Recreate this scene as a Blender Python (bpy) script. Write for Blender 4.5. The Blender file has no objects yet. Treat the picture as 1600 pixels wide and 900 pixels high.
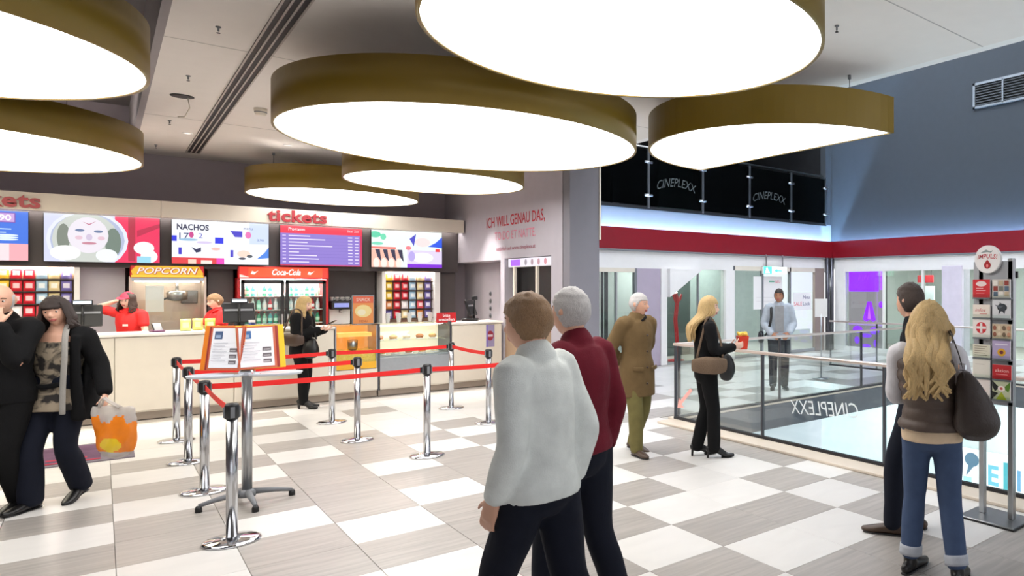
import bpy, bmesh, math, random
from math import sin, cos, pi, radians, sqrt
from mathutils import Vector, Matrix, noise

random.seed(7)
scene = bpy.context.scene
COL = scene.collection

# ---------------------------------------------------------------- camera
YAW = radians(44.19)
cam_d = bpy.data.cameras.new('camera')
cam = bpy.data.objects.new('camera', cam_d)
COL.objects.link(cam)
cam.location = (0, 0, 1.784)
cam.rotation_euler = (radians(90), 0, -YAW)
cam_d.sensor_width = 36
cam_d.lens = 1078 / 1600 * 36
cam_d.shift_x = (800 - 1205) / 1600
cam_d.shift_y = -2 / 1600
cam_d.clip_start = 0.05
scene.camera = cam
FW = Vector((sin(YAW), cos(YAW), 0))       # view direction on the floor
RT = Vector((cos(YAW), -sin(YAW), 0))      # image right on the floor

# ---------------------------------------------------------------- world, exposure
world = bpy.data.worlds.new('world')
scene.world = world
world.use_nodes = True
bgn = world.node_tree.nodes['Background']
bgn.inputs[0].default_value = (0.92, 0.94, 1.0, 1)
bgn.inputs[1].default_value = 0.9
scene.view_settings.view_transform = 'Standard'
scene.view_settings.look = 'None'
scene.view_settings.exposure = 0.6
scene.view_settings.gamma = 1.0
scene.view_settings.use_curve_mapping = False
LAMP_POWER = 3.3        # radiance of the drum lamp diffusers
ATRIUM_POWER = 17.0     # radiance of the unseen atrium panels added to brighten the corridor
COVE_POWER = 300.0       # radiance of the blue-white cove tubes

# ---------------------------------------------------------------- materials
MATS = {}
def srgb(r, g, b):
    def f(v):
        v /= 255.0
        return v / 12.92 if v <= 0.04045 else ((v + 0.055) / 1.055) ** 2.4
    return (f(r), f(g), f(b), 1)

def mat(name, col=(200, 200, 200), rough=0.5, metal=0.0, spec=0.5, var=0.06, vscale=6.0, bump=0.0, bscale=60.0,
        emit=0.0, coat=0.0, sheen=0.0, stretch=None):
    if name in MATS:
        return MATS[name]
    m = bpy.data.materials.new(name)
    m.use_nodes = True
    nt = m.node_tree
    b = nt.nodes['Principled BSDF']
    c = srgb(*col)
    b.inputs['Roughness'].default_value = rough
    b.inputs['Metallic'].default_value = metal
    b.inputs['Specular IOR Level'].default_value = spec
    b.inputs['Coat Weight'].default_value = coat
    b.inputs['Sheen Weight'].default_value = sheen
    tc = nt.nodes.new('ShaderNodeTexCoord')
    src = tc.outputs['Object']
    if stretch:
        mp = nt.nodes.new('ShaderNodeMapping')
        mp.inputs['Scale'].default_value = stretch
        nt.links.new(src, mp.inputs['Vector'])
        src = mp.outputs['Vector']
    nz = nt.nodes.new('ShaderNodeTexNoise')
    nz.inputs['Scale'].default_value = vscale
    nz.inputs['Detail'].default_value = 4
    nt.links.new(src, nz.inputs['Vector'])
    mx = nt.nodes.new('ShaderNodeMix')
    mx.data_type = 'RGBA'
    mx.inputs[6].default_value = tuple(max(0, v * (1 - var * 1.6)) for v in c[:3]) + (1,)
    mx.inputs[7].default_value = tuple(min(1, v * (1 + var * 1.6)) for v in c[:3]) + (1,)
    nt.links.new(nz.outputs['Fac'], mx.inputs[0])
    nt.links.new(mx.outputs[2], b.inputs['Base Color'])
    if emit:
        b.inputs['Emission Color'].default_value = c
        b.inputs['Emission Strength'].default_value = emit
    if bump:
        n2 = nt.nodes.new('ShaderNodeTexNoise')
        n2.inputs['Scale'].default_value = bscale
        n2.inputs['Detail'].default_value = 3
        nt.links.new(src, n2.inputs['Vector'])
        bp = nt.nodes.new('ShaderNodeBump')
        bp.inputs['Strength'].default_value = bump
        bp.inputs['Distance'].default_value = 0.01
        nt.links.new(n2.outputs['Fac'], bp.inputs['Height'])
        nt.links.new(bp.outputs['Normal'], b.inputs['Normal'])
    MATS[name] = m
    return m

def glow(name, col, strength):
    if name in MATS:
        return MATS[name]
    m = bpy.data.materials.new(name)
    m.use_nodes = True
    nt = m.node_tree
    nt.nodes.remove(nt.nodes['Principled BSDF'])
    e = nt.nodes.new('ShaderNodeEmission')
    e.inputs[0].default_value = srgb(*col)
    e.inputs[1].default_value = strength
    nt.links.new(e.outputs[0], nt.nodes['Material Output'].inputs[0])
    MATS[name] = m
    return m

def printed(name, emit=0.0, rough=0.5):
    """flat print: the colours are laid down as inked areas of the sheet (mesh colour attribute)"""
    if name in MATS:
        return MATS[name]
    m = bpy.data.materials.new(name)
    m.use_nodes = True
    nt = m.node_tree
    b = nt.nodes['Principled BSDF']
    a = nt.nodes.new('ShaderNodeAttribute')
    a.attribute_name = 'ink'
    nt.links.new(a.outputs['Color'], b.inputs['Base Color'])
    b.inputs['Roughness'].default_value = rough
    if emit:
        b.inputs['Base Color'].default_value = (0.02, 0.02, 0.02, 1)
        for l in list(nt.links):
            if l.to_socket == b.inputs['Base Color']:
                nt.links.remove(l)
        nt.links.new(a.outputs['Color'], b.inputs['Emission Color'])
        b.inputs['Emission Strength'].default_value = emit
    MATS[name] = m
    return m

def glassy(name, tint=(235, 245, 242), refl=0.10, opacity=0.0):
    if name in MATS:
        return MATS[name]
    m = bpy.data.materials.new(name)
    m.use_nodes = True
    nt = m.node_tree
    nt.nodes.remove(nt.nodes['Principled BSDF'])
    t = nt.nodes.new('ShaderNodeBsdfTransparent')
    t.inputs[0].default_value = srgb(*tint)
    g = nt.nodes.new('ShaderNodeBsdfGlossy')
    g.inputs['Roughness'].default_value = 0.02
    lw = nt.nodes.new('ShaderNodeLayerWeight')
    lw.inputs[0].default_value = 0.25
    ma = nt.nodes.new('ShaderNodeMath')
    ma.operation = 'MULTIPLY_ADD'
    ma.inputs[1].default_value = 0.3
    ma.inputs[2].default_value = refl * 0.35
    nt.links.new(lw.outputs['Fresnel'], ma.inputs[0])
    mx = nt.nodes.new('ShaderNodeMixShader')
    nt.links.new(ma.outputs[0], mx.inputs[0])
    nt.links.new(t.outputs[0], mx.inputs[1])
    nt.links.new(g.outputs[0], mx.inputs[2])
    last = mx
    if opacity:
        df = nt.nodes.new('ShaderNodeBsdfDiffuse')
        df.inputs[0].default_value = srgb(*tint)
        m2 = nt.nodes.new('ShaderNodeMixShader')
        m2.inputs[0].default_value = opacity
        nt.links.new(mx.outputs[0], m2.inputs[1])
        nt.links.new(df.outputs[0], m2.inputs[2])
        last = m2
    nt.links.new(last.outputs[0], nt.nodes['Material Output'].inputs[0])
    MATS[name] = m
    return m

# ---------------------------------------------------------------- mesh builder
class MB:
    def __init__(self):
        self.v = []; self.f = []; self.mi = []; self.ink = []; self.cur = 0; self.c = (1, 1, 1, 1); self.sm = []
        self.smooth = False
    def ci(self, i):
        self.cur = i; return self
    def _add(self, vs, fs, smooth=None):
        n = len(self.v)
        self.v += [tuple(p) for p in vs]
        s = self.smooth if smooth is None else smooth
        for f in fs:
            self.f.append(tuple(n + i for i in f)); self.mi.append(self.cur); self.ink.append(self.c); self.sm.append(s)
        return self
    def box(self, x0, x1, y0, y1, z0, z1):
        vs = [(x, y, z) for z in (z0, z1) for y in (y0, y1) for x in (x0, x1)]
        return self._add(vs, [(0, 2, 3, 1), (4, 5, 7, 6), (0, 1, 5, 4), (2, 6, 7, 3), (0, 4, 6, 2), (1, 3, 7, 5)], False)
    def bbox(self, x0, x1, y0, y1, z0, z1, b=0.01):
        """box with chamfered vertical and horizontal edges"""
        b = min(b, (x1 - x0) / 2.01, (y1 - y0) / 2.01, (z1 - z0) / 2.01)
        ring = lambda i, z: [(x0 + i + b, y0 + i, z), (x1 - i - b, y0 + i, z), (x1 - i, y0 + i + b, z), (x1 - i, y1 - i - b, z),
                             (x1 - i - b, y1 - i, z), (x0 + i + b, y1 - i, z), (x0 + i, y1 - i - b, z), (x0 + i, y0 + i + b, z)]
        rs = [ring(b * .9, z0), ring(0, z0 + b), ring(0, z1 - b), ring(b * .9, z1)]
        return self.rings(rs, smooth=False)
    def rings(self, rs, cap=True, smooth=None, closed=True):
        n = len(rs[0]); vs = [p for r in rs for p in r]; fs = []
        for k in range(len(rs) - 1):
            for i in range(n if closed else n - 1):
                j = (i + 1) % n
                fs.append((k * n + i, k * n + j, (k + 1) * n + j, (k + 1) * n + i))
        if cap:
            fs.append(tuple(range(n - 1, -1, -1)))
            fs.append(tuple((len(rs) - 1) * n + i for i in range(n)))
        return self._add(vs, fs, smooth)
    def lathe(self, prof, c=(0, 0, 0), seg=24, smooth=True, cap=True, M=None):
        rs = []
        for r, z in prof:
            ring = []
            for i in range(seg):
                a = 2 * pi * i / seg
                p = Vector((r * cos(a), r * sin(a), z))
                if M is not None:
                    p = M @ p
                ring.append((p[0] + c[0], p[1] + c[1], p[2] + c[2]))
            rs.append(ring)
        return self.rings(rs, cap, smooth)
    def cyl(self, p0, p1, r, seg=12, r1=None, smooth=True):
        p0 = Vector(p0); p1 = Vector(p1); d = (p1 - p0)
        q = d.to_track_quat('Z', 'Y').to_matrix()
        return self.lathe([(r, 0), (r if r1 is None else r1, d.length)], p0, seg, smooth, True, q)
    def tube(self, pts, r, seg=8, smooth=True):
        pts = [Vector(p) for p in pts]; rs = []
        side = None
        for k, p in enumerate(pts):
            t = (pts[min(k + 1, len(pts) - 1)] - pts[max(k - 1, 0)]).normalized()
            if side is None:
                side = t.orthogonal().normalized()
            side = (side - t * side.dot(t)).normalized()
            up = t.cross(side)
            rr = r[k] if isinstance(r, (list, tuple)) else r
            rs.append([tuple(p + side * rr * cos(2 * pi * i / seg) + up * rr * sin(2 * pi * i / seg)) for i in range(seg)])
        return self.rings(rs, True, smooth)
    def prism(self, poly, z0, z1, M=None):
        """polygon in local xy pushed from z0 to z1"""
        f = (lambda p: M @ Vector(p)) if M is not None else Vector
        return self.rings([[tuple(f((x, y, z))) for x, y in poly] for z in (z0, z1)], True, False)
    def sphere(self, c, r, seg=12, rg=8, sc=(1, 1, 1), smooth=True):
        prof = [(max(r * sin(pi * k / rg), 1e-4), -r * cos(pi * k / rg)) for k in range(rg + 1)]
        M = Matrix.Diagonal(sc)
        return self.lathe(prof, c, seg, smooth, True, M)
    def poly(self, pts):
        return self._add(pts, [tuple(range(len(pts)))], False)
    def build(self, name, mats, parent=None, loc=None, fix=True):
        me = bpy.data.meshes.new(name)
        me.from_pydata(self.v, [], self.f)
        if not isinstance(mats, (list, tuple)):
            mats = [mats]
        for m in mats:
            me.materials.append(m)
        me.polygons.foreach_set('material_index', [min(i, len(mats) - 1) for i in self.mi])
        me.polygons.foreach_set('use_smooth', self.sm)
        if any(c != (1, 1, 1, 1) for c in self.ink):
            at = me.color_attributes.new('ink', 'FLOAT_COLOR', 'CORNER')
            flat = []
            for p in me.polygons:
                flat += list(self.ink[p.index]) * p.loop_total
            at.data.foreach_set('color', flat)
        if fix:
            bm = bmesh.new(); bm.from_mesh(me)
            bmesh.ops.recalc_face_normals(bm, faces=bm.faces)
            bm.to_mesh(me); bm.free()
        me.update()
        return link(name, me, parent, loc)

def link(name, data, parent=None, loc=None, rz=0.0):
    o = bpy.data.objects.new(name, data)
    COL.objects.link(o)
    if parent is not None:
        o.parent = parent
    if loc is not None:
        o.location = loc
    if rz:
        o.rotation_euler = (0, 0, rz)
    return o

def thing(name, label, cat, loc=(0, 0, 0), rz=0.0, group=None):
    return tag(link(name, None, None, loc, rz), label, cat, group)
def tag(o, label, cat, group=None):
    o['label'] = label; o['category'] = cat
    if group:
        o['group'] = group
    return o
def struct(o):
    o['kind'] = 'structure'
    return o
def copy_tree(o, parent=None):
    c = o.copy(); COL.objects.link(c); c.parent = parent
    for ch in list(o.children):
        copy_tree(ch, c)
    return c
ORD = ['first', 'second', 'third', 'fourth', 'fifth', 'sixth', 'seventh', 'eighth', 'ninth', 'tenth']

# ---------------------------------------------------------------- lettering and flat print
_txt = {}
def text_geo(s, shear=0.0, spacing=1.0, bold=0.0, extrude=0.0):
    """outline triangles of a word, cap height about 0.7; returns verts, faces, width"""
    k = (s, shear, spacing, bold, extrude)
    if k in _txt:
        return _txt[k]
    cu = bpy.data.curves.new('lettering', 'FONT')
    cu.body = s; cu.size = 1.0; cu.shear = shear; cu.space_character = spacing; cu.offset = bold; cu.extrude = extrude
    cu.resolution_u = 3; cu.align_x = 'LEFT'
    o = bpy.data.objects.new('lettering', cu)
    COL.objects.link(o)
    dg = bpy.context.evaluated_depsgraph_get()
    me = bpy.data.meshes.new_from_object(o.evaluated_get(dg))
    vs = [tuple(v.co) for v in me.vertices]; fs = [tuple(p.vertices) for p in me.polygons]
    bpy.data.objects.remove(o); bpy.data.curves.remove(cu); bpy.data.meshes.remove(me)
    x0 = min(v[0] for v in vs); x1 = max(v[0] for v in vs)
    vs = [(v[0] - x0, v[1], v[2]) for v in vs]
    _txt[k] = (vs, fs, x1 - x0)
    return _txt[k]

class Sheet(MB):
    """a flat print in local coordinates u (right), v (up); M maps (u, v, w) to the object's space"""
    def __init__(self, M):
        super().__init__(); self.M = M; self.w = 0.0; self.clip = None
    def _p(self, pts, col):
        if self.clip is None:
            us = [p[0] for p in pts]; vv = [p[1] for p in pts]
            self.clip = (min(us), max(us), min(vv), max(vv))     # the first area laid down is the sheet
        for ax, lo in ((0, 0), (0, 1), (1, 2), (1, 3)):
            lim = self.clip[lo]; s = 1 if lo % 2 == 0 else -1; out = []
            for a, b in zip(pts, pts[1:] + pts[:1]):
                da = (a[ax] - lim) * s; db = (b[ax] - lim) * s
                if da >= 0: out.append(a)
                if (da > 0 and db < 0) or (da < 0 and db > 0):
                    t = da / (da - db); out.append((a[0] + (b[0] - a[0]) * t, a[1] + (b[1] - a[1]) * t))
            pts = out
            if len(pts) < 3: return self
        self.w += 0.0006; self.c = srgb(*col)
        return self._add([tuple(self.M @ Vector((u, v, self.w))) for u, v in pts], [tuple(range(len(pts)))], False)
    def rect(self, u0, u1, v0, v1, col):
        return self._p([(u0, v0), (u1, v0), (u1, v1), (u0, v1)], col)
    def oval(self, u, v, a, b, col, n=20, rot=0.0):
        return self._p([(u + a * cos(t) * cos(rot) - b * sin(t) * sin(rot), v + a * cos(t) * sin(rot) + b * sin(t) * cos(rot))
                        for t in (2 * pi * i / n for i in range(n))], col)
    def pg(self, pts, col):
        return self._p(pts, col)
    def word(self, s, u, v, h, col, width=None, shear=0.0, bold=0.0, arc=0.0, align='L', mirror=False):
        vs, fs, w = text_geo(s, shear, 1.0, bold)
        k = h / 0.7; kx = k if width is None else width / w
        off = 0 if align == 'L' else -w * kx / 2
        self.w += 0.0006; self.c = srgb(*col)
        out = []
        for x, y, z in vs:
            t = x / w
            uu = (w - x if mirror else x) * kx
            out.append(tuple(self.M @ Vector((u + off + uu, v + y * k * (1 + 0.0 * t) + arc * (1 - (2 * t - 1) ** 2), self.w))))
        return self._add(out, fs, False)

def frame(o, u, v):
    """matrix with origin o, unit axes u and v"""
    u = Vector(u).normalized(); v = Vector(v).normalized(); w = u.cross(v)
    return Matrix(((u.x, v.x, w.x, o[0]), (u.y, v.y, w.y, o[1]), (u.z, v.z, w.z, o[2]), (0, 0, 0, 1)))
# ================================================================ the place
W_CREAM = mat('cream_laminate', (226, 218, 203), 0.35, var=.03)
M_CEIL = mat('ceiling_plaster', (230, 224, 219), 0.9, var=.02, bump=.05, bscale=200)
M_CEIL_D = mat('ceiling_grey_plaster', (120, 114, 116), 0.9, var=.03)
M_BACK = mat('back_wall_grey_paint', (164, 154, 160), 0.85, var=.03)
M_SIDE = mat('side_wall_lilac_grey_paint', (178, 172, 180), 0.85, var=.03)
M_COLUMN = mat('column_grey_paint', (128, 126, 134), 0.8, var=.03)
M_WHITE = mat('white_paint', (236, 234, 232), 0.6, var=.02)
M_BLUE = mat('atrium_blue_grey_paint', (62, 68, 74), 0.9, var=.04, bump=.05, bscale=150)
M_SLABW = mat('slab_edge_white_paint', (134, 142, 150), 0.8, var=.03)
M_RED = mat('red_band_panel', (134, 16, 32), 0.35, var=.05)
M_DARK = mat('dark_balcony_paint', (26, 27, 30), 0.8, var=.15)
M_STEEL = mat('brushed_steel', (176, 178, 180), 0.28, 1.0, var=.05, vscale=20)
M_CHROME = mat('polished_chrome', (215, 216, 220), 0.08, 1.0, var=.02)
M_BLACK = mat('black_plastic', (22, 22, 24), 0.45, var=.1)
M_GREYP = mat('grey_plastic', (120, 122, 126), 0.45, var=.05)
M_GLASS = glassy('clear_glass', (251, 254, 253), .08)
M_GLASS_G = glassy('greenish_shop_glass', (240, 245, 243), .10)
M_GLASS_D = glassy('dark_balcony_glass', (96, 106, 104), .05)
M_SLAB = mat('concrete_slab', (128, 124, 120), .9, var=.1)
M_GROUT = mat('floor_grout', (190, 184, 178), .8, var=.05)
M_FASCIA_D = mat('dark_grey_slab_edge', (84, 87, 94), .7, var=.12, vscale=9)
M_BEIGE = mat('beige_stone_kerb', (214, 200, 184), .45, var=.06)

def tile_mat(name, col, var, streak, rough):
    m = bpy.data.materials.new(name); m.use_nodes = True
    nt = m.node_tree; b = nt.nodes['Principled BSDF']
    b.inputs['Roughness'].default_value = rough
    b.inputs['Specular IOR Level'].default_value = 0.55
    g = nt.nodes.new('ShaderNodeNewGeometry')
    mp = nt.nodes.new('ShaderNodeMapping')
    mp.inputs['Scale'].default_value = streak
    nt.links.new(g.outputs['Position'], mp.inputs['Vector'])
    oi = nt.nodes.new('ShaderNodeObjectInfo')
    ad = nt.nodes.new('ShaderNodeVectorMath'); ad.operation = 'ADD'
    sc = nt.nodes.new('ShaderNodeVectorMath'); sc.operation = 'SCALE'; sc.inputs[3].default_value = 37.0
    cb = nt.nodes.new('ShaderNodeCombineXYZ')
    for i in range(3):
        nt.links.new(oi.outputs['Random'], cb.inputs[i])
    nt.links.new(cb.outputs[0], sc.inputs[0])
    nt.links.new(mp.outputs[0], ad.inputs[0]); nt.links.new(sc.outputs[0], ad.inputs[1])
    nz = nt.nodes.new('ShaderNodeTexNoise'); nz.inputs['Scale'].default_value = 1.0; nz.inputs['Detail'].default_value = 6
    nz.inputs['Distortion'].default_value = 0.6
    nt.links.new(ad.outputs[0], nz.inputs['Vector'])
    rp = nt.nodes.new('ShaderNodeValToRGB')
    c = srgb(*col)
    rp.color_ramp.elements[0].position = .3; rp.color_ramp.elements[1].position = .72
    rp.color_ramp.elements[0].color = tuple(v * (1 - var) for v in c[:3]) + (1,)
    rp.color_ramp.elements[1].color = tuple(min(1, v * (1 + var)) for v in c[:3]) + (1,)
    nt.links.new(nz.outputs['Fac'], rp.inputs[0])
    hs = nt.nodes.new('ShaderNodeHueSaturation')
    ml = nt.nodes.new('ShaderNodeMath'); ml.operation = 'MULTIPLY_ADD'; ml.inputs[1].default_value = .10; ml.inputs[2].default_value = .95
    nt.links.new(oi.outputs['Random'], ml.inputs[0]); nt.links.new(ml.outputs[0], hs.inputs['Value'])
    nt.links.new(rp.outputs[0], hs.inputs['Color'])
    nt.links.new(hs.outputs[0], b.inputs['Base Color'])
    return m
M_TW = tile_mat('white_floor_tile', (217, 214, 210), .035, (3, 6, 1), .30)
M_TG = tile_mat('grey_streaked_floor_tile', (164, 158, 152), .16, (2.2, 26, 1), .34)

# ---- floor slab and tiles
X0, Y0, T = 0.07, 3.03, 0.6
VX0, VX1, VY1 = 5.49, 11.7, 7.49          # the opening in the floor
f = MB()
f.box(-9, VX0, -7, 15.9, -.35, -.012); f.box(VX0, 15.2, VY1, 18, -.35, -.012); f.box(VX1, 20, -7, VY1, -.35, -.012)
f.box(15.2, 20, VY1, 18, -.35, -.012)
floor = struct(f.build('floor', M_GROUT))
GREY = {0: [5, 6, 8, 10], 1: [3, 4, 6, 7, 9], 2: [3, 5, 6, 7, 8, 10, 12, 14], 3: [1, 2, 3, 4, 6, 8, 9, 10],
        4: [0, 2, 4, 5, 6, 7, 9, 13], 5: [-1, 1, 3, 5, 6, 8, 10], 6: [-2, 1, 4, 7, 9], 7: [-3, 0, 2, 5, 9, 11],
        8: [1, 3, 4, 5, 6, 8], -1: [5, 7, 9, 12], -2: [13, 10, 8], -3: [9, 12, 14], 9: [8, 11], 10: [10, 7], 11: [9, 12], 12: [8, 10],
        13: [11, 9], 14: [8, 12], 15: [10]}
def tmesh(n, m, g=.0015):
    t = MB(); b = .0015
    t.rings([[(g, g, -.012), (T - g, g, -.012), (T - g, T - g, -.012), (g, T - g, -.012)],
             [(g, g, -b), (T - g, g, -b), (T - g, T - g, -b), (g, T - g, -b)],
             [(g + b, g + b, 0), (T - g - b, g + b, 0), (T - g - b, T - g - b, 0), (g + b, T - g - b, 0)]], True, False)
    o = t.build(n, m); me = o.data; bpy.data.objects.remove(o)
    return me
me_w, me_g = tmesh('tile', M_TW), tmesh('tile', M_TG)
cells = []
for i in range(-14, 25):
    for j in range(-16, 17):
        x, y = X0 + T * i, Y0 + T * j
        if y + T > 12.62 and x < 5.3: continue
        if y + T > 12.95 or x + T > 15.1: continue
        if x >= 5.4 and y < VY1 - .05 and x < VX1: continue
        grey = j in GREY[i] if i in GREY and j in GREY[i] else (False if i in GREY and 0 <= j else (i * 7 + j * 5 + i * j) % 5 < 2)
        cx_, cy_ = x + .3, y + .3
        d = cx_ * FW.x + cy_ * FW.y; l = cx_ * RT.x + cy_ * RT.y
        inview = d > 3.0 and -1300 < 1078 * l / d < 480 and not (x > 6 and y < 7)
        cells.append((0 if inview else 1, cx_ * cx_ + cy_ * cy_, x, y, grey))
cells.sort()
rest = [MB(), MB()]
for n, (hid, _, x, y, grey) in enumerate(cells):
    if n < 300 and not hid:
        link('tile', me_g if grey else me_w, floor, (x, y, 0))
    else:
        rest[grey].box(x + .0025, x + T - .0025, y + .0025, y + T - .0025, -.012, 0)
for k, m in ((0, M_TW), (1, M_TG)):
    o = rest[k].build('distant_tiles', m, floor); o['kind'] = 'stuff'
# kerb along the opening and the dark edge of the slab
k = MB()
k.bbox(5.22, VX0 + .02, -7, VY1 + .02, 0, .03, .006); k.bbox(VX0, VX1, VY1 - .02, VY1 + .16, 0, .03, .006); k.bbox(VX1 - .02, VX1 + .2, -7, VY1 + .16, 0, .03, .006)
struct(k.build('trim_1', M_BEIGE))
k = MB(); k.box(VX0, VX1, VY1 - .03, VY1 - .005, -.36, 0); k.box(VX1 - .03, VX1 - .005, -7, VY1, -.36, 0); k.box(VX0 + .005, VX0 + .03, -7, VY1, -.36, 0)
struct(k.build('trim_2', M_FASCIA_D))

# ---- ceiling of the hall, with a step up at the left and the slot diffuser
CZ, CX0, CX1 = 4.0, 0.40, 5.84
c = MB(); c.box(CX0, CX1, -7, 15.5, CZ, CZ + .25)
ceiling = struct(c.build('ceiling', M_CEIL))
for yy in (3.2, 8.1, 11.9):
    s_ = MB(); s_.box(CX0, CX1, yy, yy + .012, CZ - .0015, CZ); s_.build('panel_joint', mat('ceiling_joint', (176, 170, 167), .9), ceiling)
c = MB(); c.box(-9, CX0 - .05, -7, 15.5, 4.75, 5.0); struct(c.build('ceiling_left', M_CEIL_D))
c = MB(); c.box(CX0 - .06, CX0, -7, 15.5, CZ, 5.0); struct(c.build('trim_3', mat('bulkhead_grey_paint', (150, 144, 146), .85)))
sl = thing('slot_diffuser', 'long dark slot air diffuser with three grooves running across the ceiling', 'air vent', (1.0, 6, CZ))
s_ = MB(); s_.box(0, .18, -10, 8.8, -.012, .0); s_.build('frame', mat('diffuser_black', (38, 33, 34), .6), sl)
for k_ in range(4):
    s_ = MB(); s_.box(.0 + k_ * .055, .015 + k_ * .055, -10, 8.8, -.02, -.012); s_.build('slat', mat('diffuser_slat', (182, 172, 166), .5), sl)
# ---- small ceiling fittings
def ceil_fit(kind, x, y, label):
    if kind == 'sprinkler':
        o = thing('sprinkler_head', label, 'sprinkler', (x, y, CZ), 0, 'ceiling sprinklers')
        MB().lathe([(.02, 0), (.02, -.008), (.008, -.01), (.008, -.04), (.004, -.042)], seg=12).build('stem', M_GREYP, o)
        MB().lathe([(.013, -.052), (.015, -.056), (.004, -.058)], seg=12).build('deflector', M_BLACK, o)
    else:
        o = thing('smoke_detector', label, 'smoke detector', (x, y, CZ))
        MB().lathe([(.07, 0), (.07, -.03), (.055, -.08), (.02, -.085)], seg=16).build('body', W_CREAM, o)
        MB().lathe([(.066, -.04), (.068, -.048), (.06, -.056)], seg=16).build('ring', M_GREYP, o)
for x, y, l in ((.66, 9.46, 'small sprinkler head on ceiling in front of the hanging cable hole'), (.66, 12.17, 'small sprinkler head on ceiling just behind the cable hole'),
                (4.48, 3.81, 'small sprinkler head on pale ceiling near the half-round lamp'), (.72, 7.5, 'small sprinkler head on ceiling by the slot diffuser, nearest the camera'),
                (.62, 14.4, 'tiny red-tipped sprinkler head on ceiling close to the back wall')):
    ceil_fit('sprinkler', x, y, l)
ceil_fit('smoke', 1.43, 10.59, 'cream smoke detector on the ceiling beside the slot diffuser')
o = thing('ceiling_cable_outlet', 'dark round ceiling opening with a thin white cable hanging out', 'cable outlet', (.68, 10.52, CZ))
MB().lathe([(.11, 0), (.11, -.008), (.09, -.01)], seg=20).build('opening', M_BLACK, o)
MB().tube([(.05, 0, 0), (.07, .02, -.12), (.03, .1, -.22), (-.02, .25, -.2)], .006, 6).build('cable', W_CREAM, o)

# ---- walls
w = MB(); w.box(-9, 5.9, 15.5, 15.7, 0, 5); struct(w.build('wall_back', M_BACK))
w = MB(); w.box(-9, -8.9, -7, 15.7, 0, 5); struct(w.build('wall_left', M_BACK))
SX = 5.3
w = MB()
w.box(SX, SX + .2, 10.22, 10.63, 0, CZ); w.box(SX, SX + .2, 10.63, 12.45, 2.30, CZ); w.box(SX, SX + .5, 12.45, 15.5, 2.28, CZ); w.box(SX, SX + .2, 12.45, 12.62, 0, 2.28)
w.box(SX + .42, SX + .5, 12.62, 15.5, 0, 2.28)
struct(w.build('wall_side', M_SIDE))
w = MB(); w.bbox(SX, 5.82, 10.0, 10.24, 0, CZ, .004); w.box(5.6, 5.82, 10.24, 13.3, 0, CZ)
struct(w.build('wall_column', M_COLUMN))
w = MB(); w.box(5.815, 5.84, 9.98, 10.02, 2.55, CZ); struct(w.build('trim_4', W_CREAM))
# edge of the hall ceiling towards the atrium
w = MB(); w.box(CX1, CX1 + .12, -7, 13.2, CZ - .0, 11); struct(w.build('wall_atrium_left', M_WHITE))
AX, AY = 15.2, 13.15        # atrium walls behind the red band
w = MB(); w.box(AX, AX + .15, -7, AY + .1, 2.55, 11); struct(w.build('wall_right', M_BLUE))
w = MB(); w.box(5.82, 15.2, AY, AY + .2, 2.55, 3.56); w.box(5.82, AX, AY, AY + .2, 7.6, 11)
struct(w.build('wall_atrium_back', M_SLABW))
w = MB(); w.box(14.97, AX, AY - .0, AY + .2, 3.56, 7.6); struct(w.build('wall_atrium_jamb', M_BLUE))
w = MB(); w.box(5.8, AX + .2, -7, AY + .2, 11, 11.2); struct(w.build('ceiling_atrium', M_CEIL))
# dark gallery behind the balcony
w = MB(); w.box(5.82, 15.2, AY + .1, 18, 3.4, 3.56); w.box(5.82, 15.2, 17.9, 18, 3.5, 7.6); w.box(5.82, 15.2, AY + .2, 18, 7.5, 7.6); w.box(15.1, 15.2, AY + .2, 18, 3.5, 7.6); w.box(5.82, 5.9, AY + .2, 18, 3.5, 7.6)
struct(w.build('wall_gallery', M_DARK))
w = MB(); w.box(5.82, 14.97, AY - .03, AY + .06, 3.53, 3.60); struct(w.build('trim_5', M_BLACK))
# gallery clutter seen through the glass
for x0, x1, y, z1, col in ((7.7, 8.3, 16.5, 6.2, (70, 58, 48)), (9.4, 9.6, 15.5, 6.4, (44, 46, 50)), (11.2, 12.4, 16.0, 5.8, (28, 52, 50)), (13.2, 14.3, 17.0, 5.6, (40, 38, 30))):
    w = MB(); w.bbox(x0, x1, y, y + .12, 3.56, z1, .01)
    o = struct(w.build('wall_gallery_panel', mat('gallery_panel_%d' % int(x0 * 10), col, .7)))

# ---- red band with the cove light trough
BX, BY, BZ0, BZ1 = 14.96, 12.9, 2.60, 3.07
w = MB()
w.box(5.82, BX, BY, BY + .025, BZ0, BZ1)
w.box(BX, BX + .025, -7, BY + .025, BZ0, BZ1)
struct(w.build('trim_6', M_RED))
w = MB(); w.box(5.82, AX, BY + .03, AY, BZ0 + .02, BZ0 + .06); w.box(BX + .03, AX, -7, AY, BZ0 + .02, BZ0 + .06); struct(w.build('trim_7', M_WHITE))
w = MB(); w.box(5.82, BX + .03, BY - .01, BY + .03, BZ0 - .04, BZ0); w.box(BX - .01, BX + .03, -7, BY, BZ0 - .04, BZ0); struct(w.build('trim_8', M_GREYP))
LED = glow('blue_white_led', (160, 206, 255), COVE_POWER)
o = thing('cove_light_strip', 'cool white light strip hidden behind the red band under the balcony', 'light strip', (0, 0, 0))
MB().box(5.9, BX, BY + .15, BY + .175, 2.82, 2.84).build('tube', LED, o); MB().box(5.9, BX, BY + .14, BY + .185, 2.79, 2.82).build('holder', M_WHITE, o)
o = thing('cove_light_strip', 'cool white light strip behind the red band on the blue-grey vent wall', 'light strip', (0, 0, 0))
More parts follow.
